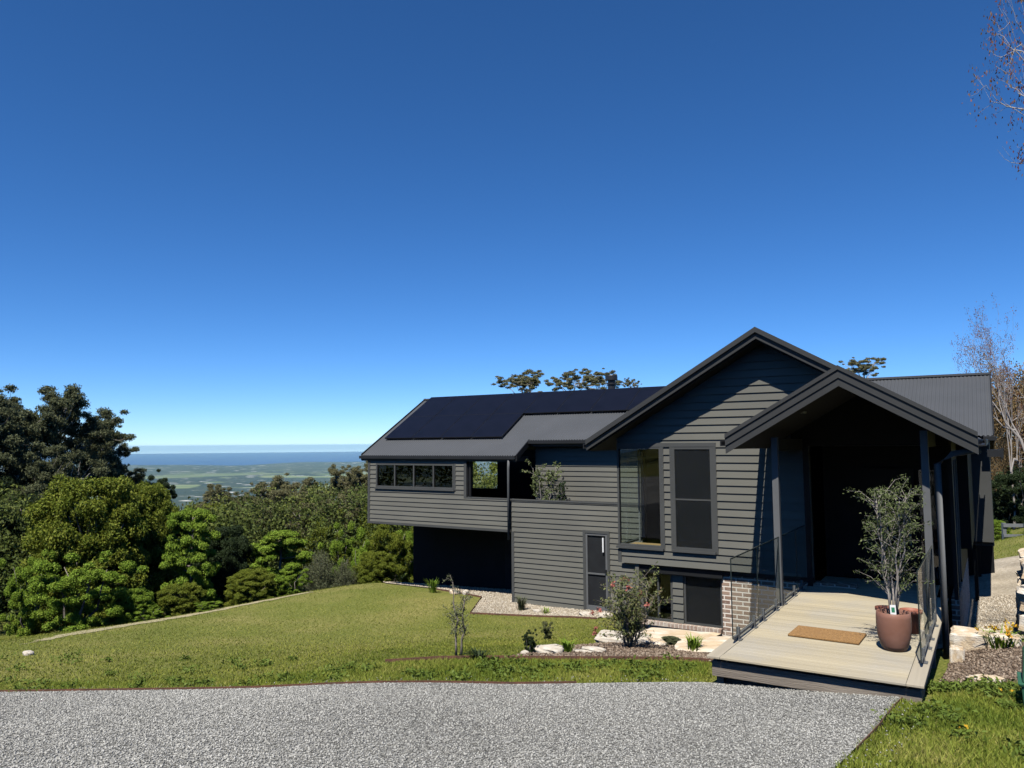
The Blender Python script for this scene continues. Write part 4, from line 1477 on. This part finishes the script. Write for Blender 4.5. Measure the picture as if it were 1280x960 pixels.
for ga_ in (('x', -18.63, XS, Y1 - .01, 2.27, .07, .1), ('x', XS + .03, -7.1, Y2 - .01, zm(Y2) - .01, .1, .1), ('x', -.16, .1, Y2 - .01, zm(Y2) - .01, .1, .1),
            ('y', 12.46, 20.2, -.18, za(-.2) - .005, .115, .1, 1), ('y', 12.46, YA - .06, -3.66, zp(-3.64) - .005), ('y', 14.6, 20, -7.24, za(-7.22) - .005)):
    b = MB()
    gut(b, *ga_)
    b.build('gutter', GUTTER, HOUSE)
b = MB()
b.box(-18.58, XS, Y1 + .004, YM + .02, 2.095, 2.245)
b.box(XS, -7.1, Y2, Y2 + .03, zm(Y2) - .2, zm(Y2) - .03).box(XS, -7, Y2 + .03, YU, zm(Y2) - .2, zm(Y2) - .18)
b.box(XS - .03, XS, YM + .02, Y2, 2.1, 2.25)
b.build('fascia', GUTTER, HOUSE)
sp = MB()
sp.box(-.06, .1, 12.5, 12.72, 2.42, 2.52).box(.1, .13, 12.5, 12.72, 2.4, 2.54)
sp.build('rain_head', GUTTER, HOUSE)

# --- posts, beams, downpipes
po = MB()
po.box(-3.085, -2.985, 12.97, 13.07, .0, 2.72)
po.build('porch_post', STEEL, HOUSE, bevel=.004)
po = MB()
po.box(-.91, -.81, 12.97, 13.07, .0, 2.8)
po.build('porch_post', STEEL, HOUSE, bevel=.004)
MB().box(-3.08, -2.99, 13.07, YA - .03, 2.5, 2.7).build('porch_beam', SOFFIT, HOUSE)
MB().box(-.905, -.815, 13.07, 15, 2.55, 2.8).build('porch_beam', SOFFIT, HOUSE)
MB().prism_y([(-3.2, 2.57), (-.63, 2.57), (-.63, za(-.63) - .16), (-1.93, za(-1.93) - .16), (-3.2, zp(-3.2) - .16)], YA - .05, YA - .03).build('porch_shade_panel', DARK, HOUSE)  # dark panel over the siding, standing in for shade under the porch roof
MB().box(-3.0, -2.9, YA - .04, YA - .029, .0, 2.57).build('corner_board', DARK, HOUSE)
dp = MB()
dp.tube([(-.7, 13.0, -.55), (-.7, 13.0, 2.3), (-.5, 13.0, 2.45), (-.14, 13.0, 2.52)], .045, 12)
dp.build('downpipe', STEEL, HOUSE, smooth=True)
dp = MB()
dp.tube([(-12.54, YM - .07, -.25), (-12.54, YM - .07, 1.9), (-12.53, YM - .065, 2.16)], .038, 12)
dp.build('downpipe', STEEL, HOUSE, smooth=True)
dp = MB()
dp.box(-14.08, -14.02, YM + .04, YM + .1, .975, 2.1)
dp.build('balcony_post', DARK, HOUSE)
for x_, y_ in ((-2.6, 13.2), (-1.35, 13.6), (-2.4, 15.6)):
    zz = (zp(x_) if x_ < -1.93 else za(x_)) - .165
    dl = MB()
    dl.lathe([(.045, zz - .02), (.05, zz), (.05, zz + .02)], x_, y_, 16)
    dl.build('downlight', GALV, HOUSE)

# --- flue
fl = MB()
fl.lathe([(.13, 3.95), (.13, 4.66), (.17, 4.67), (.17, 4.72), (.13, 4.73), (.13, 4.8), (.21, 4.82), (.21, 4.97), (.2, 4.99)], -11.1, 24.3, 24)
fl.build('flue', pmat('black_flue', (.02, .02, .022), None, 3, .45), HOUSE)

# --- solar panels (black, portrait), two rows
pan = MB()
pan.box(-.612, .612, -.02, 1.56 - .03, .0, .035)
pf = pan.mesh('solar_panel')
pm = MB()
pm.box(-.597, .597, -.005, 1.515, .035, .0375)
pme = pm.mesh('cell_face')
pme.materials.append(PANEL)
ang_p = math.atan(TM)


def panel(xc, y0):
    o = link('solar_panel', pf, PANELF, HOUSE)
    o.location = Vector((xc, y0, zm(y0) + .075)) - HOUSE.location
    o.rotation_euler = (ang_p, 0, 0)
    c = link('cell_face', pme, None, o)


for i in range(4):
    panel(-17.65 + i * 1.24, 20.71)
for i in range(8):
    panel(-17.65 + i * 1.24, 22.05)
rl_ = MB()
rl_.box(-18.0, -13.45, 20.9, 20.94, zm(20.92) + .005, zm(20.92) + .06).box(-18.0, -9.3, 22.25, 22.29, zm(22.27) + .005, zm(22.27) + .06)
rl_.build('panel_rail', PANELF, HOUSE)

# ------------------------------------------------------------------ the deck
DECK = thing('entry_deck', 'pale timber look entry deck with glass balustrades leading to the porch', 'deck', (-1.95, 9.56, -.4))
dk = MB()
y = 9.72
while y < 16.3:
    dk.box(-2.975, -.925, y, y + .134, -.026, 0.0)
    y += .14
dk.build('deck_board', DECKM, DECK, bevel=.003)
dk = MB()
dk.box(-3.14, -2.98, 9.56, 15.0, -.027, .002).box(-.92, -.745, 9.56, 15.0, -.027, .002)
dk.build('border_board', DECKY, DECK, bevel=.004)
dk = MB()
dk.box(-2.977, -.923, 9.56, 9.714, -.027, .002)
dk.build('nosing_board', DECKM, DECK, bevel=.004)
dk = MB()
dk.box(-3.1, -.78, 9.64, 9.69, -.255, -.075).box(-3.1, -3.05, 9.69, 15, -.25, -.075).box(-.84, -.79, 9.69, 15, -.25, -.075)
dk.build('bearer', BEARER, DECK)
dk = MB()
for yy in np.arange(9.9, 15, .45):
    dk.box(-3.07, -.8, yy, yy + .045, -.2, -.03)
dk.box(-3.06, -.82, 9.9, 9.95, -.5, -.2)
for xx in (-3.08, -2.0, -.9):
    for yy in (9.75, 12.4, 14.8):
        dk.box(xx, xx + .09, yy, yy + .09, -1.5, -.1)
dk.build('joist', BEARER, DECK)
sp_m = MB()
sp_m.box(-.05, .05, -.055, .055, 0, .012).box(-.022, .022, -.024, .024, .012, .17)
sp_me = sp_m.mesh('spigot')
sp_me.materials.append(STEEL)
gl_x = {'l': -3.01, 'r': -.83}
for xg, spans in ((-3.01, ((10.26, 11.56), (11.58, 12.88), (12.92, 14.2), (14.22, 14.98))), (-.82, ((10.3, 11.55), (11.57, 12.94)))):
    for y0, y1 in spans:
        p = MB()
        p.box(xg - .006, xg + .006, y0, y1, .07, 1.1)
        pn = p.build('glass_panel', FENCEGLASS, DECK)
        e = MB()
        e.box(xg - .007, xg + .007, y0 - .006, y0 + .003, .068, 1.1).box(xg - .008, xg + .008, y0, y1, 1.098, 1.112)
        e.build('edge_strip', GLASSEDGE, pn)
        e = MB()
        e.box(xg - .012, xg + .012, y0 + .02, y1 - .02, .055, .085)
        e.build('channel', STEEL, pn)
        for yy in ((y0 + .25, y1 - .25) if y1 - y0 > 1 else (y0 + .35,)):
            o = link('spigot', sp_me, None, DECK)
            o.location = Vector((xg, yy, .002)) - DECK.location

# ------------------------------------------------------------------ things on the deck
mt = MB()
mt.box(-.45, .45, -.3, .3, 0, .028)
o = mt.build('doormat', COIR, None, bevel=.008)
o.location = (-2.03, 11.33, .004)
o.rotation_euler = (0, 0, math.radians(-1.5))
tag(o, 'thick plain tan coir doormat on the pale deck', 'doormat')


def pot(name, label, x, y, z, prof, mat, cat='plant pot', soil=None, group=None):
    t = thing(name, label, cat, (x, y, z), group)
    b_ = MB()
    b_.lathe(prof, 0, 0, 40)
    b_.f.pop()          # open top
    me_ = b_.mesh('bowl', True)
    link('bowl', me_, mat, t, False)
    rr, zz = soil
    s_ = MB()
    s_.lathe([(rr * .96, zz - .03), (rr, zz - .005), (rr * .6, zz + .012), (.01, zz + .02)], 0, 0, 24)
    s_.build('soil', SOIL, t, world=False)
    return t


PX, PY = -1.17, 11.02
pot('plant_pot', 'large brown glazed pot with a rounded belly near the right edge of the deck', PX, PY, .004,
    [(.11, 0), (.135, .005), (.165, .06), (.192, .17), (.206, .3), (.205, .41), (.2, .47), (.193, .475), (.182, .46), (.184, .4), (.17, .38)], TERRA, soil=(.178, .42))


def potted_tree(name, label, loc, H, W, nst, nleaf, leaf, cat, group=None, L=.05, Wd=.011, stem_r=.016, seed=3, mb_mat=TWIG, spread=1.0, clear=.25, nbr=13):
    rs = np.random.default_rng(seed)
    t = thing(name, label, cat, loc, group)
    st = MB()
    C, N = [], []
    for i in range(nst):
        a = i / nst * 6.283 + rs.uniform(-.5, .5)
        top = np.array((math.cos(a) * W * rs.uniform(.08, .35) * spread, math.sin(a) * W * rs.uniform(.08, .35) * spread, H * rs.uniform(.62, .9)))
        base = np.array((math.cos(a) * .04, math.sin(a) * .04, 0))
        pts = [base + (top - base) * k + np.array((0, 0, .0)) + rs.normal(0, .02 * H, 3) * math.sin(3.14 * k) for k in np.linspace(0, 1, 7)]
        st.tube([tuple(p) for p in pts], [stem_r * (1 - .8 * k) for k in np.linspace(0, 1, 7)], 8)
        for j in range(nbr):
            k = rs.uniform(clear, 1)
            p = base + (top - base) * k
            b_ = rs.uniform(0, 6.283)
            ln = W * rs.uniform(.2, .5) * (1.15 - .55 * k)
            d = np.array((math.cos(b_), math.sin(b_), rs.uniform(.25, 1.5)))
            d /= np.linalg.norm(d)
            e = p + d * ln
            m_ = p + d * ln * .5 + np.array((0, 0, .03 * H))
            e2 = e - np.array((0, 0, .04 * H * rs.uniform(-.5, 1)))
            st.tube([tuple(p), tuple(m_), tuple(e2)], [.0038, .0026, .0013], 5, False)
            n_ = int(nleaf / (nst * nbr))
            q_ = rs.uniform(.2, 1.05, n_)[:, None]
            pos = p + (m_ - p) * np.minimum(q_ * 2, 1) + (e2 - m_) * np.maximum(q_ * 2 - 1, 0)
            C.append(pos + rs.normal(0, .018 * max(1, W), (n_, 3)))
            N.append(np.tile((0, 0, .35), (n_, 1)))
    st.build('stem', mb_mat, t, True, world=False)
    v, f = leaf_cloud(np.concatenate(C), np.concatenate(N), L, Wd, .9)
    link('foliage', np_mesh('foliage', v, f), leaf, t, False)
    return t


ot = potted_tree('olive_tree', 'slender multi stemmed olive tree growing from the large brown pot', (PX, PY, .42), 1.93, 1.22, 5, 4300, L_POT, 'potted tree', L=.05, Wd=.011, stem_r=.015, spread=.9, clear=.15, nbr=27)
tg = thing('plant_tag', 'white plant tag with a green mark on the rim of the large pot', 'tag', (PX + .02, PY - .17, .47))
MB().box(-.035, .035, -.002, .002, .0, .12).build('card', WHITE, tg, world=False)
MB().box(-.02, .02, -.0045, -.0025, .03, .09).build('mark', LOGO, tg, world=False)
tg.rotation_euler = (math.radians(-8), 0, math.radians(25))
pot('plant_pot', 'small terracotta pot behind the left side of the large brown pot', -1.36, 12.0, .004, [(.09, 0), (.1, .01), (.13, .28), (.145, .29), (.145, .33), (.13, .33), (.125, .28)], TERRA2, soil=(.12, .28), group='small terracotta pots')
pot('plant_pot', 'small terracotta pot behind the right side of the large brown pot', -1.06, 12.1, .004, [(.09, 0), (.1, .01), (.13, .26), (.145, .27), (.145, .31), (.13, .31), (.125, .26)], TERRA2, soil=(.12, .26), group='small terracotta pots')

# balcony plant behind the parapet
pot('plant_pot', 'dark pot hidden behind the balcony parapet', -11.65, 20.45, .003, [(.16, 0), (.18, .01), (.24, .45), (.25, .5), (.23, .5), (.22, .44)], DARK, soil=(.215, .44))
potted_tree('balcony_tree', 'potted citrus like tree on the balcony with leaves above the parapet', (-11.65, 20.45, .45), 1.62, 1.3, 4, 1500, L_POT, 'potted tree', L=.085, Wd=.032, seed=8)
pot('plant_pot', 'small dark balcony pot behind the parapet close to the gable', -11.0, 20.3, .003, [(.12, 0), (.14, .01), (.17, .6), (.18, .66), (.16, .66), (.15, .6)], DARK, soil=(.15, .6), group='balcony pots')
potted_tree('balcony_plant', 'dark small plant on the balcony right of the larger potted tree', (-10.95, 20.3, .62), .95, .5, 4, 500, L_DARK, 'potted plant', L=.08, Wd=.03, seed=9)

# ------------------------------------------------------------------ garden plants
def plant(name, label, cat, x, y, kind, W, H, leaf, var=0, group=None, bark=TWIG):
    return tree(name, label, kind, var, 0, 0, 0, 0, leaf, bark, group, cat, loc=(x, y, g1(x, y) + .01), W=W, H=H)


def tuft(name, label, x, y, n, h, w_, leaf, cat='grass tuft', group=None, spread=.12, blade=.01, flowers=0, fmat=None, fs=1.0):
    t = thing(name, label, cat, (x, y, g1(x, y) + .02), group)
    a = RNG.uniform(0, 6.283, n)
    r0 = RNG.uniform(0, spread, n)
    hh = h * RNG.uniform(.55, 1, n)
    rr = w_ * RNG.uniform(.2, 1, n)
    base = np.stack([np.cos(a) * r0, np.sin(a) * r0, np.zeros(n)], -1)
    mid = np.stack([np.cos(a) * (r0 + rr * .35), np.sin(a) * (r0 + rr * .35), hh * .7], -1)
    tip = np.stack([np.cos(a) * (r0 + rr), np.sin(a) * (r0 + rr), hh * RNG.uniform(.7, 1, n)], -1)
    s_ = np.stack([-np.sin(a), np.cos(a), np.zeros(n)], -1) * blade
    v = np.stack([base - s_, base + s_, mid + s_ * .8, mid - s_ * .8, tip], 1).reshape(-1, 3)
    k = np.arange(n)[:, None] * 5
    F = np.concatenate([k + np.array([[0, 1, 2]]), k + np.array([[0, 2, 3]]), k + np.array([[3, 2, 4]])])
    link('leaves', np_mesh('leaves', v, F), leaf, t, False)
    if flowers:
        C = np.stack([RNG.normal(0, w_ * .6, flowers), RNG.normal(0, w_ * .6, flowers), h * RNG.uniform(.75, 1.1, flowers)], -1)
        for c_ in C:
            v, f = leaf_cloud(c_ + RNG.normal(0, .016 * fs, (7, 3)), np.tile((0, 0, .6), (7, 1)), .05 * fs, .03 * fs)
            link('flower', np_mesh('flower', v, f), fmat or L_YEL, t, False)
    return t


# the flowering bush before the lower windows
bx_, by_ = -5.35, 12.25
rb = potted_tree('flowering_bush', 'tall straggly bush with coral red blooms in front of the lower windows', (bx_, by_, g1(bx_, by_)), 1.27, 1.3, 12, 4200, L_ROSE, 'shrub', L=.06, Wd=.022, seed=21, clear=.1, spread=1.15, mb_mat=BARK)
fc = []
for (fx, fz) in ((-.62, .72), (-.6, .42), (-.45, .8), (.47, .9), (.0, .32), (-.15, 1.28), (.1, 1.2), (.3, 1.1), (-.02, 1.35), (-.5, .38)):
    fc.append(np.array((fx * .75, -.2 + RNG.uniform(-.15, .15) + fx * .47, fz * .88)))
for c_ in fc:
    C = c_ + RNG.normal(0, .02, (16, 3))
    v, f = leaf_cloud(C, np.tile((0, -.3, .5), (16, 1)), .055, .04)
    link('flower', np_mesh('flower', v, f), L_FLOWER, rb, False)
# sapling on the lawn
sx_, sy_ = at_dist(573, 12.3)
sg = potted_tree('sapling', 'thin young tree with sparse pale leaves behind the rusty garden edging', (sx_, sy_, g1(sx_, sy_)), 1.28, .7, 2, 900, L_OLIVE, 'sapling', L=.04, Wd=.015, seed=5, clear=.22, nbr=24, stem_r=.02, mb_mat=BARK, spread=.5)


def at_ground(px, py):
    """first terrain point seen through a pixel"""
    r_ = ray(px, py)
    t_ = np.arange(4, 60, .03)
    X, Y, Z = CAM[0] + r_[0] * t_, CAM[1] + r_[1] * t_, CAM[2] + r_[2] * t_
    k = np.argmax(gz(X, Y) >= Z)
    return X[k], Y[k]


GT = 'tufts in the pebble border'
tuft('grass_tuft', 'spiky green tuft in the pebbles before the dark recess', *at_ground(541, 741), 90, .5, .28, L_BRIGHT, group=GT)
tuft('grass_tuft', 'fine leaved green tuft in the pebbles at the left end of the lit wall', *at_ground(651, 764), 140, .5, .26, L_OLIVE, group=GT, blade=.007)
tuft('grass_tuft', 'tiny weed in the pebbles left of the door', *at_ground(682, 768), 30, .22, .12, L_BRIGHT, group=GT)
plant('garden_plant', 'dark leaved little shrub left of the pale garden rocks', 'plant', *at_ground(661, 818), 'loose', .3, .36, L_DARK, 0)
tuft('garden_plant', 'spiky green plant between two pale rocks', *at_ground(709, 817), 60, .26, .2, L_BRIGHT, 'plant')
plant('garden_plant', 'leafy reddish young plant on the lawn behind the pale rocks', 'plant', *at_ground(684, 800), 'loose', .34, .34, L_ROSE, 1)
tuft('garden_plant', 'upright dark green plant in the bed beside the deck corner', *at_ground(866, 817), 60, .36, .16, L_BRIGHT, 'plant', blade=.014)
plant('garden_plant', 'low grey green cushion plant on the stone ledge', 'plant', *at_ground(838, 808), 'dense', .4, .16, L_OLIVE, 1)
tuft('garden_plant', 'dark low weed clump beside the rusty edging near the sapling', *at_ground(597, 825), 60, .16, .22, L_DARK, 'plant')
tuft('daylily', 'orange and yellow flowering clump at the right edge above the grass', *at_ground(1252, 812), 160, .3, .3, L_BRIGHT, 'flower', flowers=16, spread=.2)
wv, wf, nn = [], [], 0
WP = list(scatter([(-3.4, 9.75), (-5.3, 8.6), (-8.2, 7.0), (-12, 4.9), (-12.6, 5.5), (-9, 7.6), (-7.3, 9.2), (-3.9, 11.1)], 70)) + list(scatter([(-13, 4.9), (-20, 1), (-21, 5), (-12, 10), (-9, 9)], 40)) + list(scatter([(-.9, 10.2), (.5, 10.6), (.3, 11.2), (-.8, 10.9)], 26)) + list(scatter([(.0, 9.6), (.6, 9.7), (.7, 10.6), (-.05, 10.5)], 30)) + list(scatter([(-1, 7.5), (.6, 7), (.6, 9.4), (-.9, 9.4)], 16))
for p_ in WP:
    n_ = 46
    rr = RNG.uniform(.08, .2)
    C = np.stack([RNG.normal(0, rr * .5, n_) + p_[0], RNG.normal(0, rr * .5, n_) + p_[1], np.full(n_, g1(*p_)) + RNG.uniform(.02, .4 * rr + .04, n_)], -1)
    v, f = leaf_cloud(C, np.tile((0, 0, .7), (n_, 1)), .07, .028, .6)
    wv.append(v)
    wf.append(f + nn)
    nn += len(v)
tag(link('lawn_weeds', np_mesh('lawn_weeds', np.concatenate(wv), np.concatenate(wf)), WEEDM), kind='stuff')
tuft('dandelion', 'small yellow dandelion in the right foreground grass', *at_ground(1204, 922), 10, .06, .08, L_BRIGHT, 'flower', flowers=2, group='dandelions in the right grass', spread=.03, fs=.5)
tuft('dandelion', 'yellow flower beside the green bin', *at_ground(1270, 878), 10, .09, .08, L_BRIGHT, 'flower', flowers=3, group='dandelions in the right grass', spread=.03, fs=.5)


# ------------------------------------------------------------------ rocks, edging
def rock(name, label, x, y, sx, sy, sz, mat, seed, cat='rock', group=None, z=None, rz=0, sharp=False):
    rs = np.random.default_rng(seed)
    bm = bmesh.new()
    if sharp:
        bmesh.ops.create_cube(bm, size=2)
        bmesh.ops.bevel(bm, geom=bm.edges[:], offset=.18, segments=1, affect='EDGES')
        bmesh.ops.subdivide_edges(bm, edges=bm.edges[:], cuts=3, use_grid_fill=True)
    else:
        bmesh.ops.create_icosphere(bm, subdivisions=4, radius=1)
    k = rs.uniform(1.5, 3, (5, 3))
    ph = rs.uniform(0, 6, 5)
    for v_ in bm.verts:
        c = np.array(v_.co)
        n_ = sum(math.sin(float(c @ k[i] * (1 + i)) + ph[i]) / (1.6 + i) for i in range(5))
        v_.co = v_.co * (1 + n_ * (.05 if sharp else .13))
        if not sharp:
            v_.co.x = math.copysign(abs(v_.co.x) ** .75, v_.co.x)
            v_.co.z = math.copysign(abs(v_.co.z) ** .7, v_.co.z)
    me_ = bpy.data.meshes.new(name)
    bm.to_mesh(me_)
    bm.free()
    o = link(name, me_, mat)
    o.scale = (sx, sy, sz)
    o.rotation_euler = (rs.uniform(-.06, .06), rs.uniform(-.06, .06), rz)
    o.location = (x, y, (g1(x, y) if z is None else z) + sz * .45)
    return tag(o, label, cat, group)


GR = 'pale rocks along the garden bed'
rock('rock', 'largest pale flat rock between the two small bed plants', *at_ground(686, 818), .25, .15, .1, WHITEROCK, 1, group=GR, rz=.4)
rock('rock', 'small pale rock just right of the spiky plant', *at_ground(722, 817), .11, .08, .045, WHITEROCK, 2, group=GR)
rock('rock', 'low rounded pale rock left of the flowering bush', *at_ground(741, 817), .2, .12, .07, WHITEROCK, 3, group=GR, rz=.5)
rock('rock', 'pale pinkish rock right under the flowering bush', *at_ground(815, 807), .28, .2, .09, SAND, 4, group=GR, rz=.5)
rock('rock', 'tiny pale rock at the foot of the dark leaved shrub', *at_ground(656, 819), .07, .06, .05, WHITEROCK, 5, group=GR)
GL = 'flat sandstone slabs by the brick pier'
rock('sandstone_slab', 'wide cream sandstone slab lying under the lower windows', -5.35, 14.55, .75, .4, .1, SAND, 6, 'stone slab', GL, sharp=True)
rock('sandstone_slab', 'cream sandstone slab between the brick pier and the deck edge', -4.1, 14.25, .65, .45, .12, SAND, 7, 'stone slab', GL, rz=.1, sharp=True)
rock('sandstone_slab', 'front sandstone slab stepping down to the mulch beside the deck', -4.35, 13.5, .6, .33, .11, SAND, 8, 'stone slab', GL, rz=.3, sharp=True)
rock('sandstone_slab', 'pale slab half hidden behind the flowering bush', -6.0, 13.5, .5, .35, .1, WHITEROCK, 9, 'stone slab', GL, rz=.3, sharp=True)
GP = 'stones in the pebbles by the recess'
rock('rock', 'grey brown stone in the pebbles before the dark recess', *at_ground(569, 742), .18, .14, .12, SAND, 10, group=GP)
rock('rock', 'small white stone next to the grey brown one before the recess', *at_ground(582, 743), .1, .1, .1, WHITEROCK, 11, group=GP)
rock('rock', 'white pebble stone at the foot of the lit wall', *at_ground(671, 766), .12, .1, .07, WHITEROCK, 12, group=GP)
rock('rock', 'small dark and pale stone lying alone on the far left lawn', *at_ground(35, 819), .11, .09, .06, WHITEROCK, 13)
GW = 'white rocks under the lower door'
rock('rock', 'white rock left of the orange brick stack', *at_ground(733, 770), .2, .14, .08, WHITEROCK, 14, group=GW)
rock('rock', 'white rock right below the orange brick stack', *at_ground(757, 771), .2, .14, .08, WHITEROCK, 15, group=GW)
x, y = at_ground(748, 764)
st = thing('brick_row', 'row of orange bricks on the ground below the lower door', 'bricks', (x, y, g1(x, y)))
for i in range(6):
    MB().box(-.5 + i * .17, -.35 + i * .17, -.09, .09, .02, .15).build('brick', ORANGE, st, bevel=.006, world=False)
GS = 'sandstone blocks right of the deck'
rock('sandstone_block', 'long cream sandstone block right against the deck side', -.36, 13.45, .3, .2, .2, SAND, 16, 'stone block', GS, sharp=True)
rock('sandstone_block', 'smaller sandstone block right of the long cream one', .02, 13.3, .2, .16, .14, SAND, 17, 'stone block', GS, sharp=True)
rock('sandstone_block', 'small upright pinkish stone beside the deck edge', -.55, 12.55, .09, .1, .16, SAND, 18, 'stone block', GS, sharp=True)
rock('sandstone_block', 'flat stone in the grass at the front of the right garden bed', -.2, 11.2, .2, .12, .07, SAND, 19, 'stone block', GS)

# stacked sandstone at the right edge
GK = 'stacked sandstone boulders at the right edge'
k = 0
names = ['bottom block at the near end of the sandstone stack', 'bottom block behind the near end of the sandstone stack', 'middle block at the near end of the sandstone stack', 'middle block behind the near end of the sandstone stack', 'top slab at the near end of the sandstone stack', 'top slab behind the near end of the sandstone stack']
for row, (zz, hh) in enumerate(((-.45, .26), (.05, .22), (.48, .18))):
    for j in range(2):
        rock('sandstone_boulder', names[k], 0.83 + RNG.uniform(-.02, .04) + row * .03, 15.0 + j * 1.15, .6, .56, hh, SAND, 30 + k, 'stone block', GK, z=zz, sharp=True)
        k += 1


def edging(name, label, pts, h=.1, off=.0):
    mb = MB()
    P_ = []
    for (xa, ya), (xb, yb) in zip(pts, pts[1:]):
        n_ = max(1, int(math.hypot(xb - xa, yb - ya) / .5))
        P_ += [(xa + (xb - xa) * i / n_, ya + (yb - ya) * i / n_) for i in range(n_)]
    P_.append(pts[-1])
    for (xa, ya), (xb, yb) in zip(P_, P_[1:]):
        dx, dy = xb - xa, yb - ya
        l_ = math.hypot(dx, dy)
        nx, ny = -dy / l_ * .004, dx / l_ * .004
        za_, zb_ = g1(xa, ya) + off, g1(xb, yb) + off
        mb.hexa([(xa - nx, ya - ny, za_ - .1), (xb - nx, yb - ny, zb_ - .1), (xa + nx, ya + ny, za_ - .1), (xb + nx, yb + ny, zb_ - .1),
                 (xa - nx, ya - ny, za_ + h), (xb - nx, yb - ny, zb_ + h), (xa + nx, ya + ny, za_ + h), (xb + nx, yb + ny, zb_ + h)])
    return tag(mb.build(name, RUST, None), label, 'garden edging')


edging('steel_edging', 'thin rusty steel edging between the gravel driveway and the lawn', [(-24, -1.9), (-16, 2.55), (-11.25, 5.21), (-8.2, 6.84), (-5.3, 8.44), (-4.6, 8.86)], .055)
edging('steel_edging', 'rusty steel edging in front of the garden bed and sapling', [(-8.0, 9.1), (-7.3, 9.5), (-5.2, 10.58), (-3.75, 11.26), (-3.2, 11.5)], .06)
edging('steel_edging', 'dark thin edging curving along the right side of the driveway', [(-.95, 10.0), (-1.0, 9.2), (-1.04, 8.4), (-1.12, 7.4)], .05)
edging('steel_edging', 'dark edging strip around the pebble border near the recess', [(-9.1, 18.73), (-9.9, 18.73), (-12.57, 17.83), (-13.74, 20.13), (-16.4, 20.98)], .05)

# green bin at the right edge
x, y = .36, 10.05
bn = thing('garden_bin', 'green plastic compost bin cut by the right edge of the picture', 'bin', (x, y, g1(x, y) - .02))
b_ = MB()


def frus(mb, a0, a1, z0, z1):
    mb.hexa([(-a0, -a0, z0), (a0, -a0, z0), (-a0, a0, z0), (a0, a0, z0), (-a1, -a1, z1), (a1, -a1, z1), (-a1, a1, z1), (a1, a1, z1)])


frus(b_, .2, .22, 0, .28)
frus(b_, .235, .25, .28, .32)
b_.build('tub', BINM, bn, bevel=.012, world=False)
b_ = MB()
frus(b_, .205, .185, .322, .6)
frus(b_, .19, .16, .6, .64)
b_.build('lid', BINM, bn, bevel=.012, world=False)

# rail fence far right
x0, y0 = at_dist(1248, 35)
fn = thing('rail_fence', 'low grey timber rail fence on the grass at the right edge', 'fence', (x0, y0, g1(x0, y0)))
for i in range(4):
    MB().box(i * 1.8, i * 1.8 + .12, 0, .12, -.3, .62 - i * .0).build('post', GALV, fn, world=False)
MB().box(.0, 5.6, -.05, -.005, .47, .6).build('rail', GALV, fn, world=False)
MB().box(.0, 5.6, -.05, -.005, .1, .2).build('rail', GALV, fn, world=False)
fn.rotation_euler = (0, 0, math.radians(25))

# ------------------------------------------------------------------ air
HZ = MB()
HZ.box(-66000, 66000, -66000, 66000, -412, 22)
hz = HZ.build('haze', None, None)
tag(hz, kind='stuff')
hm = bpy.data.materials.new('haze')
n, l = nodes_of(hm)
n.remove(n['Principled BSDF'])
pv = n.new('ShaderNodeVolumePrincipled')
pv.inputs['Color'].default_value = (.55, .86, 1.0, 1)
pv.inputs['Density'].default_value = 2.0e-5
pv.inputs['Anisotropy'].default_value = -.3
l.new(pv.outputs[0], n['Material Output'].inputs['Volume'])
hz.data.materials.append(hm)

# ------------------------------------------------------------------ light
travel = Vector((-.1, .625, -1.0)).normalized()
sd_ = bpy.data.lights.new('sun', 'SUN')
sd_.energy = 5.0
sd_.angle = math.radians(.53)
sd_.color = (1.0, .955, .88)
so = bpy.data.objects.new('sun', sd_)
so.rotation_euler = travel.to_track_quat('-Z', 'Y').to_euler()
so.location = (0, 0, 60)
COL.objects.link(so)
wd = bpy.data.worlds.new('World')
SC.world = wd
wd.use_nodes = True
n, l = wd.node_tree.nodes, wd.node_tree.links
sky = n.new('ShaderNodeTexSky')
sky.sky_type = 'NISHITA'
sky.sun_disc = False
sky.sun_elevation = math.asin(-travel.z)
sky.sun_rotation = math.atan2(-travel.x, -travel.y)
sky.altitude = 400
sky.air_density = .6
sky.dust_density = 0
sky.ozone_density = 10
hs = n.new('ShaderNodeHueSaturation')
hs.inputs['Saturation'].default_value = 1.12
l.new(sky.outputs[0], hs.inputs['Color'])
l.new(hs.outputs[0], n['Background'].inputs['Color'])
n['Background'].inputs['Strength'].default_value = .12

vs = SC.view_settings
vs.view_transform = 'Standard'
vs.look = 'None'
vs.exposure = .36
vs.gamma = 1
vs.use_curve_mapping = False
SC.cycles.volume_bounces = 0
SC.cycles.max_bounces = 8
SC.cycles.diffuse_bounces = 0
SC.cycles.transparent_max_bounces = 24
SC.cycles.use_adaptive_sampling = True
SC.cycles.adaptive_threshold = .02
SC.cycles.use_denoising = True
